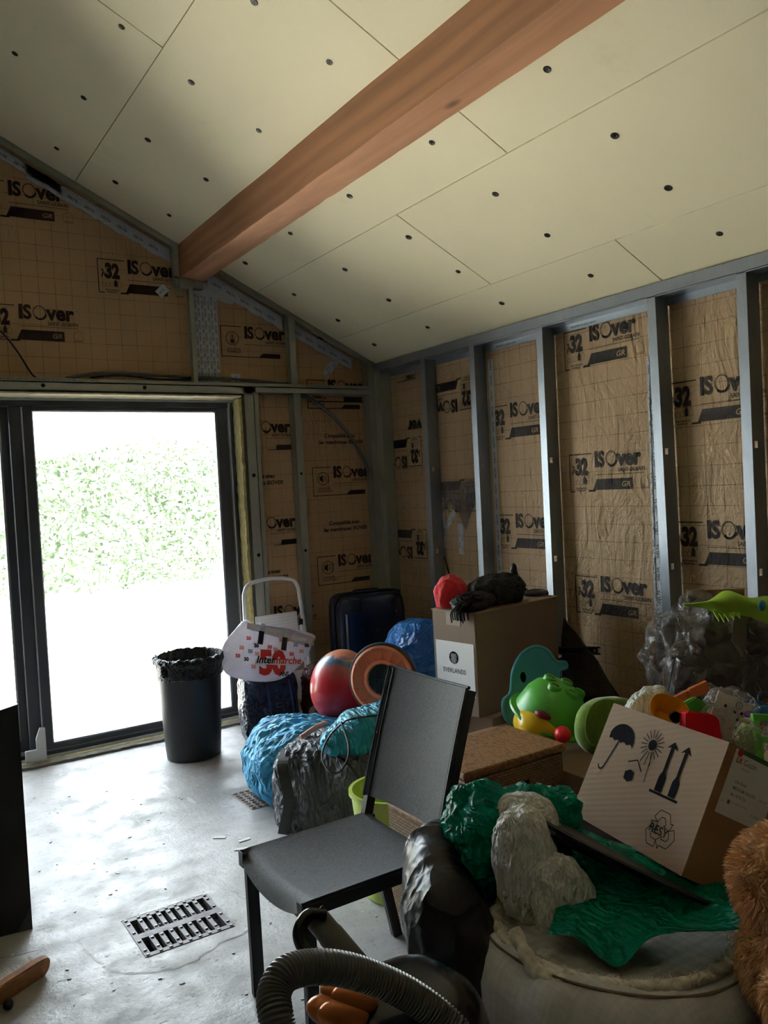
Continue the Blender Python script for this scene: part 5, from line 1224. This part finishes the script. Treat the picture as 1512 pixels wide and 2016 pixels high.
for k in range(4, 0, -1):
    x1_, x0_ = X_-.052+.108*k/4, X_-.052+.108*(k-1)/4
    for s_ in range(1, 5): f = s_/4; scal.append((x1_+(x0_-x1_)*f, Y_-.013+.010*math.sin(PI*f)-(.004 if f < 1 else 0)))
bm.faces.new([bm.verts.new(MF @ V((x, y, 0))) for x, y in dome+scal[:-1]])
line(bm, MF, (X_-.004, Y_), (X_-.030, Y_-.095), .004); ring2(bm, MF, (X_-.042, Y_-.095), .008, .013, 14, PI, 2*PI)
X_, Y_ = .215, .277   # sun
disc2(bm, MF, (X_, Y_), .016, 22)
for k in range(18):
    a = 2*PI*k/18+.1; r1 = .044 if k not in (12, 13, 14) else .060; line(bm, MF, (X_+.020*math.cos(a), Y_+.020*math.sin(a)), (X_+r1*math.cos(a), Y_+r1*math.sin(a)), .0026)
line(bm, MF, (X_+.01, Y_-.02), (X_+.018, Y_-.105), .0025)
line(bm, MF, (.148, .208), (.182, .222), .0035); line(bm, MF, (.182, .222), (.210, .195), .0035)
bm.faces.new([bm.verts.new(MF @ V((x, y, 0))) for x, y in ((.150, .180), (.168, .190), (.186, .186), (.188, .164), (.172, .154), (.152, .160))])
for x in (.290, .342):   # arrows
    bm.faces.new([bm.verts.new(MF @ V((x+a, b, 0))) for a, b in ((-.020, .285), (.001, .307), (.022, .285), (.008, .290), (-.006, .290))])
    bm.faces.new([bm.verts.new(MF @ V((x+a, b, 0))) for a, b in ((-.005, .29), (.006, .29), (.006, .22), (.014, .205), (.014, .165), (-.012, .165), (-.012, .205), (-.005, .22))])
    line(bm, MF, (x-.028, .160), (x+.028, .160), .007)
# recycling loop of three folded arrows
X_, Y_ = .350, .075
for k in range(3):
    a = PI/2+2*PI*k/3; M3 = shift(MF, X_, Y_) @ Matrix.Rotation(a-PI/2, 4, 'Z')
    pts_ = [(-.022, .050), (.012, .050), (.026, .026), (.034, .030), (.026, .008), (.004, .014), (.011, .018), (.002, .034), (-.010, .034), (-.020, .018), (-.036, .028)]
    for p, q in zip(pts_, pts_[1:]+pts_[:1]): line(bm, M3, p, q, .0022)
text(bm, 'RESY', .032, shift(MF, X_-.042, Y_-.012), bold=.01)
obj('printed_marks', bm, 'inkblack', t)
MSD = MBX @ axes((WX+.0008, 0, 0), (0, 0, -1), (0, 1, 0), (1, 0, 0))   # side wall, u away from the marked face
bm = B(); box(bm, .03, .205, .18, .35, 0, .001, MSD); lb2 = obj('label', bm, 'label', t)
bm = B()
text(bm, 'Gazin', .022, shift(MSD, .066, .318, .0018)); text(bm, 'bas nylon', .008, shift(MSD, .066, .306, .0018))
for i, s_ in enumerate(('Ula Nyon', 'MEDIUM GAUZE', '8x 10/12 7x')): text(bm, s_, .0115, shift(MSD, .060, .268-.017*i, .0018), bold=.01)
quad(bm, MSD, .058, .212, .066, .222, .0018); text(bm, 'Lot 4-12-2019 / ref 7720', .006, shift(MSD, .07, .217, .0018)); text(bm, '56 x 70', .010, shift(MSD, .160, .250, .0018)); text(bm, '0123456', .009, shift(MSD, .15, .205, .0018))
disc2(bm, shift(MSD, .196, .308, .0018), (0, 0), .006); ring2(bm, shift(MSD, .040, .215, .0018), (0, 0), .003, .004, 10)
obj('print', bm, 'inkgrey', lb2)
bm = B(); text(bm, 'L', .02, shift(MSD, .040, .318, .0018), bold=.05); obj('print', bm, 'inkgreen', lb2)
bm = B(); text(bm, 'R', .02, shift(MSD, .050, .318, .0018), bold=.03); disc2(bm, shift(MSD, .046, .343, .0018), (0, 0), .010); obj('print', bm, 'inkred', lb2)
bm = B(); box(bm, .055, .24, .342, .354, .0, .0012, MSD); obj('green_band', bm, 'inkgreen', lb2)
# filling and toys standing out of the box
fill = lambda x, y, z: MBX @ V((x, y, z))
t = thing('toy_filler', 'dark brown paper filling inside the marked box', 'paper', fill(.23, .2, -.15))
bm = B(); blob(bm, fill(.235, .145, -.152), (.142, .145, .12), (.35, .35), MBX.to_euler(), amp=.0, nu=60, nv=40); obj('paper', bm, 'cardin', t, smooth=True)
t = thing('amber_scoop', 'amber yellow plastic toy scoop standing out of the marked box', 'toy', fill(.15, .34, -.06))
mo = axes(P(1318, 1396, 2.55), (_r*.93+_f*.35).normalized(), (V((0, 0, 1))*.45-_f*.9).normalized())
mo = axes(P(1318, 1400, 2.50), _r, (V((0, 0, .75))+_f*.66).normalized())
def scF(u, v):
    a = PI*(.0+1.0*u); r_ = .052*(1-.12*v); return mo @ V((r_*math.cos(a)-.004, .02+r_*.75*math.sin(a)-.01*u*0, -.012-.085*v+.0))
bm = B(); lathe(bm, [(.001, -.075), (.034, -.072), (.044, -.02), (.0565, .0), (.058, .002), (.056, .003), (.041, -.018), (.031, -.066), (.001, -.068)], 40, mo, lambda q, a, j: V((q.x*1.05, q.y*(1 if q.y > 0 else .62)+.004*math.cos(a*3), q.z))); obj('scoop', bm, 'yellowamber', t, smooth=True)
bm = B(); lathe(bm, [(.017, -.01), (.017, .004), (.004, .005), (.001, .005)], 20, axes(P(1330, 1412, 2.47), _r, (0, 0, 1))); obj('wheel', bm, 'black', t, smooth=True)
t = thing('red_toy_block', 'red wedge-shaped plastic toy with a ribbed edge beside the amber scoop', 'toy', fill(.33, .34, -.05))
mr = axes(P(1386, 1432, 2.42), (_r*.97-V((0, 0, .22))).normalized(), (V((0, 0, .95))+_f*.2+_r*.1).normalized())
bm = B(); prism(bm, [(-.056, -.050), (-.056, .032), (-.05, .038), (.028, .043), (.045, .034), (.054, -.02), (.050, -.055)], .055, mr, -.05); bmesh.ops.bevel(bm, geom=list(bm.edges), offset=.004, segments=2, affect='EDGES'); obj('block', bm, 'red', t)
t = thing('orange_stick', 'orange plastic toy strip sticking out beyond the amber scoop', 'toy', P(1350, 1378, 2.75))
bm = B(); tube(bm, [P(1318, 1385, 2.7), P(1350, 1369, 2.74), P(1378, 1357, 2.76), P(1392, 1350, 2.77)], 0, sq=(.012, .030)); obj('strip', bm, 'orange2', t)
bm = B(); tube(bm, [P(1358, 1366, 2.735), P(1392, 1350, 2.755)], 0, sq=(.012, .036)); obj('strip_end', bm, 'orange2', t)
t = thing('green_toy_piece', 'small bright green plastic toy piece behind the amber scoop', 'toy', P(1365, 1387, 2.58))
mg = axes(P(1365, 1387, 2.58), _r, (0, 0, 1)); bm = B(); prism(bm, [(-.045, .004), (.0, .028), (.012, .022), (.045, .002), (.03, -.03), (-.01, -.045), (-.03, -.03)], .02, mg); bmesh.ops.bevel(bm, geom=list(bm.edges), offset=.004, segments=2, affect='EDGES'); obj('piece', bm, 'green', t)
# illustrated booklet in a clear bag
t = thing('booklet', 'pale printed booklet with small dark drawings in a clear bag behind the red toy', 'booklet', P(1430, 1420, 2.55))
mk2 = axes(P(1430, 1418, 2.55), (_r*.9-V((0, 0, .42))).normalized(), (V((0, 0, .9))+_r*.38+_f*.1).normalized())
bm = B(); box(bm, -.055, .062, -.085, .075, 0, .008, mk2, bev=.001); o = obj('cover', bm, mat('booklet_paper', (222, 208, 196), .7, var=.03), t)
bm = B(); mm = shift(mk2, 0, 0, .009)
ring2(bm, mm, (.02, .058), .0095, .0115, 20); disc2(bm, mm, (.017, .058), .002, 8); disc2(bm, mm, (.023, .058), .002, 8)
for x, y in ((.012, .035), (-.022, .04), (.028, .015), (.032, -.01), (.034, .038), (.045, -.035)): prism(bm, [(-.005, -.004), (.004, -.005), (.006, .003), (-.002, .006)], .0002, shift(mm, x, y))
text(bm, 'Sony', .0, mm) if False else None
obj('print', bm, 'inkblack', o)
bm = B(); text(bm, 'lili', .026, shift(mm, .018, -.068), shear=.3); obj('print', bm, 'inkblack', o)
bm = B()
for x, y in ((-.02, .012), (.0, -.005), (.01, -.03), (-.03, -.01)): text(bm, '*', .02, shift(mm, x, y))
obj('print', bm, 'inkred', o)
bm = B(); blob(bm, P(1432, 1412, 2.56), (.085, .03, .085), (.7, .7), (0, .35, yw), amp=.010, sc=16, nu=80, nv=50, seed=31); obj('clear_wrap', bm, 'clearfilm2', t, smooth=True)
t = thing('clear_bag_of_beads', 'clear plastic bag holding pale green bits at the right of the box', 'bag', P(1470, 1450, 2.4))
bm = B(); blob(bm, P(1478, 1450, 2.42), (.055, .03, .05), (.8, .8), (0, .5, yw), amp=.012, sc=16, nu=70, nv=44, seed=37); obj('clear_wrap', bm, 'clearfilm2', t, smooth=True)
bm = B(); blob(bm, P(1474, 1454, 2.44), (.040, .02, .036), (.8, .8), (0, .5, yw), amp=.008, sc=30, nu=50, nv=34, seed=38); obj('contents', bm, mat('pale_green_bits', (178, 196, 140), .6, var=.4, vs=70), t, smooth=True)
# blue rings, purple and orange ring, green frame at the right edge
def ring_toy(name, label, c, R_, r_, m, n, cat='toy ring'):
    d = V(n).normalized(); s, u = frame_of(d); bm = B(); tube(bm, [V(c)+s*R_*math.cos(a)+u*R_*math.sin(a) for a in [2*PI*k/36 for k in range(36)]], r_, 10, closed=True)
    return obj(name, bm, m, None, smooth=True, loc=c, label=label, cat=cat)
dn = (-_f*.55+V((0, 0, 1))).normalized()
t = thing('navy_toy_bowl', 'dark navy plastic toy bowl at the right edge above the blue ring', 'toy', P(1490, 1395, 2.7))
bm = B(); lathe(bm, [(.03, -.03), (.055, .0), (.058, .002), (.053, .001), (.028, -.024), (.001, -.024)], 36, axes(P(1492, 1402, 2.68), _r, (V((0, 0, .5))+_f*.85).normalized())); obj('bowl', bm, 'navyplast', t, smooth=True)
ring_toy('toy_ring', 'small navy toy ring at the right edge, uppermost of the rings', P(1508, 1378, 2.72), .024, .004, 'navyplast', -_f+V((0, 0, .7)))
ring_toy('toy_ring', 'light blue toy ring curving behind the green frame toy', P(1510, 1418, 2.55), .042, .005, 'blueplast', -_f+V((0, 0, .6)))
for k, (m, nm, dz) in enumerate((('purple', 'purple toy ring stacked on the orange ring', 6), ('orange2', 'orange toy ring directly under the purple ring', 14))):
    c = P(1484, 1408+dz, 2.5); bm = B(); lathe(bm, [(.012, -.005), (.027, -.005), (.029, -.0), (.027, .005), (.012, .005), (.010, .0)], 30, axes(c, (_r-V((0, 0, .3))).normalized(), (_f+V((0, 0, .5))).normalized())); obj('toy_ring', bm, m, None, smooth=True, loc=c, label=nm, cat='toy ring')
t = thing('green_frame_toy', 'bright green plastic frame toy cut by the right edge of the photo', 'toy', P(1500, 1450, 2.4))
mg = axes(P(1500, 1450, 2.4), (_r-V((0, 0, .05))).normalized(), (V((0, 0, 1))+_f*.2).normalized()); bm = B()
for a in ((-.022, .10, .045, .065), (-.022, -.004, -.07, .045), (.05, .068, -.07, .045), (-.02, .10, -.02, .0), (-.02, .10, -.09, -.07)): box(bm, a[0], a[1], a[2], a[3], -.012, .008, mg, bev=.002)
obj('frame', bm, 'green2', t); bm = B(); blob(bm, P(1478, 1462, 2.45), (.03, .014, .022), nu=24, nv=16); obj('blue_knob', bm, 'blueplast', t, smooth=True)

# ================================================================== FILM BAG AND TOYS BY THE WALL
carton('support_carton', 'plain brown carton beside the wall holding up the clear sack', 2.62, 3.30, 1.66, 2.26, 0, .56, 0)
M['bearfur'] = mat('grey_brown_plush', (84, 76, 70), .9, var=.3, vs=25, bs=60, bst=.9)
t = thing('clear_sack', 'large clear grey plastic sack of soft toys in front of the wall', 'bag', (3.0, 2.0, .56))
bm = B(); crumple(bm, P(1400, 1290, 3.52), (.26, .17, .205), (0, -.15, yw), .045, 6, 41, 170, 110, (.8, .8)); crumple(bm, P(1375, 1195, 3.52), (.07, .05, .06), (0, .3, yw), .018, 11, 44, 70, 50); obj('film', bm, 'clearfilm', t, smooth=True)
for c, r_, m in ((P(1355, 1320, 3.58), .085, 'bearfur'), (P(1430, 1300, 3.62), .12, 'bearfur'), (P(1490, 1250, 3.6), .10, 'darkcloth'), (P(1400, 1245, 3.6), .075, 'fur'), (P(1490, 1335, 3.5), .09, 'darkcloth'), (P(1340, 1285, 3.6), .05, 'greyfilm')):
    bm = B(); blob(bm, c, (r_, r_*.75, r_*.9), (.9, .9), amp=r_*.28, fac=.3, sc=12, nu=50, nv=34, seed=int(r_*900)); obj('soft_toy', bm, m if m != 'fur' else mat('dull_brown_plush', (96, 84, 74), .95), t, smooth=True)
bm = B(); tube(bm, spline([P(1332, 1290, 3.36), P(1325, 1310, 3.34), P(1320, 1340, 3.34), P(1316, 1362, 3.34)], 6), .003, 6); obj('seam_edge', bm, 'black', t)
bm = B(); prism(bm, [(0, .16), (.055, .17), (.05, .05), (.03, -.01), (-.01, .06)], .004, axes(P(1446, 1290, 3.33), _r, (0, 0, 1))); obj('tag', bm, mat('brown_tag', (110, 100, 92), .5), t)
bm = B(); box(bm, -.05, .20, .0, .06, 0, .01, axes(P(1375, 1188, 3.6), (_r+V((0, 0, .03))).normalized(), (0, 0, 1))); o = obj('carton_edge', bm, 'cardin', t)
t = thing('lime_dinosaur_cap', 'lime green felt dinosaur-shaped cap lying on top of the clear sack', 'cap', P(1440, 1200, 3.3))
md = axes(P(1440, 1195, 3.28), (_r-V((0, 0, .06))).normalized(), (V((0, 0, 1))+_f*.5).normalized())
def dino(u, v):
    x = -.19+.46*u; top = .006+.064*math.exp(-((x+.0)/.075)**2)+.05*math.exp(-((x-.16)/.08)**2); bot = -.008-.034*math.exp(-((x+.03)/.06)**2)-.055*max(0, x+.0)/.13
    y = bot+(top-bot)*v; return md @ V((x, y, .055*math.sin(PI*v)*min(1, u*5)))
bm = B(); sheet(bm, dino, 60, 16, .006); obj('cap_body', bm, 'lime', t, smooth=True)
for x in (-.075, -.055, -.035, -.012, .012):
    bm = B(); h = .042-abs(x+.06)*.3; prism(bm, [(-.011, .004), (.012, .008), (.004, -h)], .004, md @ Matrix.Translation((x, -.032+.0*x, .012))); obj('spike', bm, 'lime', t)
bm = B(); blob(bm, P(1500, 1192, 3.2), (.022, .012, .022), nu=20, nv=14); obj('blue_patch', bm, 'tealplast', t, smooth=True)
# doll in pink and white on a small carton
t = thing('rag_doll', 'pink and white cloth doll with red shoes sitting above the clear sack at the wall', 'doll', P(1505, 1165, 3.9))
c = P(1505, 1142, 3.9)
bm = B(); blob(bm, c, (.045, .035, .06), (.8, .8), amp=.006, sc=20, nu=40, nv=30); obj('dress', bm, mat('white_dress', (226, 220, 226), .8), t, smooth=True)
bm = B(); blob(bm, c+_r*.015+V((0, 0, .075)), (.05, .045, .05), amp=.004, sc=22, nu=40, nv=30); obj('bonnet', bm, 'pink', t, smooth=True)
bm = B(); blob(bm, P(1490, 1160, 3.86), (.014, .014, .022), nu=20, nv=14); obj('shoe', bm, 'red', t, smooth=True)
bm = B(); blob(bm, P(1487, 1140, 3.86), (.010, .010, .02), nu=16, nv=12); obj('shoe', bm, 'red', t, smooth=True)
mc = P(1510, 1172, 3.9); carton('small_carton', 'small brown carton under the rag doll', 3.20, 3.38, mc.y-.16, mc.y+.07, .0, mc.z-.0, 0)

# ================================================================== TEDDY BEAR
t = thing('teddy_bear', 'fluffy caramel brown teddy bear sitting beside the pet bed', 'teddy bear', P(1540, 1960, 1.72))
parts_ = [('head', P(1552, 1735, 1.76), (.112, .11, .115)), ('body', P(1572, 1900, 1.74), (.118, .11, .12)), ('ear', P(1548, 1622, 1.86), (.045, .03, .045)), ('leg', P(1600, 1985, 1.55), (.07, .09, .06))]
rf = random.Random(11)
for nm, c, r_ in parts_:
    bm = B(); blob(bm, c, r_, (1, 1), amp=.005, sc=18, nu=50, nv=36); pt_ = obj(nm, bm, 'furskin', t, smooth=True)
    n = {'head': 9000, 'body': 8000, 'ear': 1600, 'leg': 2500}[nm]; bm = B()
    for _ in range(n):
        d = V((rf.gauss(0, 1), rf.gauss(0, 1), rf.gauss(0, 1))).normalized(); p = c+V((d.x*r_[0], d.y*r_[1], d.z*r_[2]))
        sw_ = V((noise.noise(p*22), noise.noise(p*22+V((9, 0, 0))), noise.noise(p*22+V((0, 9, 0)))-.35))*1.3
        g = (d+sw_).normalized(); L_ = rf.uniform(.014, .026); sd_ = g.cross(V((rf.gauss(0, 1), rf.gauss(0, 1), rf.gauss(0, 1)))).normalized()*.0012
        m_ = p+g*L_*.55+d*.002; e_ = p+g*L_+V((0, 0, -.003))
        vs = [bm.verts.new(p-sd_), bm.verts.new(p+sd_), bm.verts.new(m_+sd_*.8), bm.verts.new(m_-sd_*.8), bm.verts.new(e_)]
        bm.faces.new(vs[:4]); bm.faces.new((vs[3], vs[2], vs[4]))
    me = bpy.data.meshes.new('fur'); bmesh.ops.translate(bm, verts=bm.verts, vec=-ORG[t.name]); bm.to_mesh(me); bm.free(); me.materials.append(M['fur']); o = bpy.data.objects.new('fur', me); COL.objects.link(o); o.parent = pt_; o['kind'] = 'stuff'
for a, b in ((1478+95, 1718),):
    bm = B(); blob(bm, P(a, b, 1.655), (.009, .009, .009), nu=14, nv=10); obj('eye', bm, 'vacblack', t, smooth=True)
bm = B(); blob(bm, P(1598, 1765, 1.64), (.042, .04, .034), nu=30, nv=20); mz = obj('muzzle', bm, 'furskin', t, smooth=True)

# ================================================================== VACUUM CLEANER
t = thing('vacuum_cleaner', 'black and copper cylinder vacuum cleaner with ribbed hose in front of the chair', 'vacuum cleaner', (.86, 1.36, 0))
vc = P(735, 2010, 1.62)
bm = B(); blob(bm, (vc.x+.06, vc.y-.03, .31), (.17, .15, .31), (.5, .8), nu=60, nv=50, floor=.01); obj('tank', bm, 'vacblack', t, smooth=True)
bm = B(); blob(bm, vc+V((.03, -.02, .02)), (.075, .07, .05), (.9, .9), nu=44, nv=30); obj('lid_dome', bm, 'vacblack', t, smooth=True)
for k, (a, b, tt, rx) in enumerate(((672, 1960, 1.58, .026), (690, 1936, 1.60, .022), (700, 1968, 1.56, .028), (655, 1990, 1.56, .030), (678, 2000, 1.54, .030))):
    c = P(a, b, tt); ang = .9-.1*k; bm = B(); blob(bm, c, (rx*1.75, rx, rx*.95), (1, 1), (0, ang*.6, yw+.2), nu=28, nv=20); obj('cyclone_lobe', bm, 'vaccopper', t, smooth=True)
bm = B(); lathe(bm, [(.030, -.02), (.034, .0), (.036, .012), (.033, .014), (.028, .004), (.001, .004)], 32, axes(P(715, 1953, 1.60), _r, (V((0, 0, .5))+_f*.8).normalized())); obj('inlet_collar', bm, 'vacblack', t, smooth=True)
bm = B(); ring_pts = [P(715, 1948, 1.60)]; mz_ = axes(P(716, 1948, 1.598), _r, (V((0, 0, .45))+_f*.85).normalized()); tube(bm, [mz_ @ V((.036*math.cos(a), .036*math.sin(a), 0)) for a in [2*PI*k/32 for k in range(32)]], .0022, 6, closed=True); obj('collar_ring', bm, 'chrome', t, smooth=True)
# hose
hp = spline([P(592, 2110, 1.33), P(556, 2050, 1.35), P(543, 2000, 1.37), P(540, 1955, 1.40), P(562, 1918, 1.43), P(610, 1904, 1.46), P(670, 1907, 1.48), P(730, 1924, 1.50), P(790, 1950, 1.51), P(845, 1985, 1.51), P(890, 2025, 1.50), P(930, 2075, 1.48)], 24)
# resample evenly
L_ = [0]
for a, b in zip(hp, hp[1:]): L_.append(L_[-1]+(b-a).length)
NR = 84; pts_ = []; rad = []; j = 0; steps = NR*4
for i in range(steps+1):
    s_ = L_[-1]*i/steps
    while j < len(L_)-2 and L_[j+1] < s_: j += 1
    f = (s_-L_[j])/max(1e-9, L_[j+1]-L_[j]); pts_.append(hp[j].lerp(hp[j+1], f)); rad.append((.0250, .0300, .0302, .0258)[i % 4])
bm = B(); tube(bm, pts_, rad, 22); obj('hose', bm, 'hose', t, smooth=True)
# wand with bent handle
wp_ = [P(617, 1800, 1.78), P(640, 1828, 1.77), P(700, 1900, 1.74), P(762, 1975, 1.70), P(815, 2040, 1.66), P(850, 2090, 1.62)]
bm = B(); tube(bm, spline(wp_, 8), [.027]*10+[.029]*14+[.031]*17, 18); obj('wand', bm, 'hose', t, smooth=True)
bm = B()
for k in range(6):
    c = P(700+k*5, 1896+k*6, 1.735); 
    tube(bm, [c-_r*.020-_u*-.012-_f*.018, c-_f*.030, c+_r*.020-_u*.012-_f*.018], .0016, 6)
obj('grip_ridges', bm, 'black', t, kind='stuff')
hh = spline([P(640, 1802, 1.76), P(612, 1800, 1.75), P(596, 1815, 1.74), P(590, 1840, 1.73), P(600, 1866, 1.72), P(622, 1882, 1.71), P(665, 1893, 1.71), P(700, 1903, 1.71), P(730, 1915, 1.70)], 8)
bm = B(); tube(bm, hh, [.012+.004*math.sin(PI*i/len(hh)) for i in range(len(hh))], 14); obj('handle', bm, 'vacblack', t, smooth=True)
# ================================================================== LEFT EDGE: CABINET AND BRUSH
t = thing('black_cabinet', 'tall black cabinet door panel at the left edge', 'cabinet', (.2, 3.34, 0))
cb = V((.463, 3.312, 0)); ex_ = (V((.352, 3.326, 0))-cb).normalized()
MC_ = axes(cb, ex_, (0, 0, 1))
bm = B(); prism(bm, [(0, 0), (.62, 0), (.62, .83), (.12, .83), (.0, .855)], .02, shift(MC_, 0, 0, -.02) if MC_.col[2][1] < 0 else MC_)
obj('panel', bm, 'black', t)
bm = B(); box(bm, .02, .60, .0, .80, .022, .34, MC_ if (MC_ @ V((0, 0, 1))-MC_.translation).y > 0 else shift(MC_, 0, 0, -.36)); obj('cabinet_body', bm, 'black', t)
bm = B(); prism(bm, [(.0, .0), (.05, .0), (.02, .05), (.0, .085)], .002, shift(MC_, 0, 0, .0005 if MC_.col[2][1] < 0 else -.0025)); obj('peeled_corner', bm, 'greyplast', t)
t = thing('scrubbing_brush', 'wooden scrubbing brush with white bristles lying on the floor', 'brush', (.36, 2.92, 0))
ba = hzp = V((.30, 2.86, .045)); a_ = V((.245, 2.845, .0)); b_ = V((.452, 2.962, .0)); ax = (b_-a_).normalized(); ay = V((0, 0, 1)).cross(ax)
MBr = Matrix(((ax.x, ay.x, 0, a_.x), (ax.y, ay.y, 0, a_.y), (0, 0, 1, 0), (0, 0, 0, 1))) @ Matrix.Rotation(-1.2, 4, 'X') @ Matrix.Diagonal((1, 1.45, 1.2, 1))
MBr.translation = V((a_.x, a_.y, .034))
pl = spline([(-.08, -.03, 0), (.0, -.034, 0), (.14, -.034, 0), (.215, -.030, 0), (.238, -.014, 0), (.238, .012, 0), (.215, .028, 0), (.14, .032, 0), (0, .032, 0), (-.08, .028, 0)], 5, True)
bm = B(); prism(bm, [(p.x, p.y) for p in pl], .020, MBr, -.010); bmesh.ops.bevel(bm, geom=[e for e in bm.edges if e.calc_length() < .3], offset=.003, segments=2, affect='EDGES'); obj('back', bm, 'brushwood', t, smooth=True)
bm = B(); rb_ = random.Random(2)
for i in range(13):
    for j in range(4):
        for _ in range(16):
            x = -.04+.0185*i+rb_.gauss(0, .0025); y = -.022+.0145*j+rb_.gauss(0, .0025); p = MBr @ V((x, y, .009)); q = MBr @ V((x+rb_.gauss(0, .004)+(i-6)*.0005, y+rb_.gauss(0, .004), .034+rb_.uniform(-.003, .003))); s_ = V((.0006, .0006, 0))
            bm.faces.new([bm.verts.new(p-s_), bm.verts.new(p+s_), bm.verts.new(q+s_), bm.verts.new(q-s_)])
obj('bristles', bm, 'bristle', t, kind='stuff')
bm = B(); c = V((.31, 2.83, .018)); blob(bm, c, (.016, .018, .017), nu=24, nv=16); obj('cap', bm, 'black', None, smooth=True, loc=c, label='small round black cap on the floor beside the scrubbing brush', cat='cap')
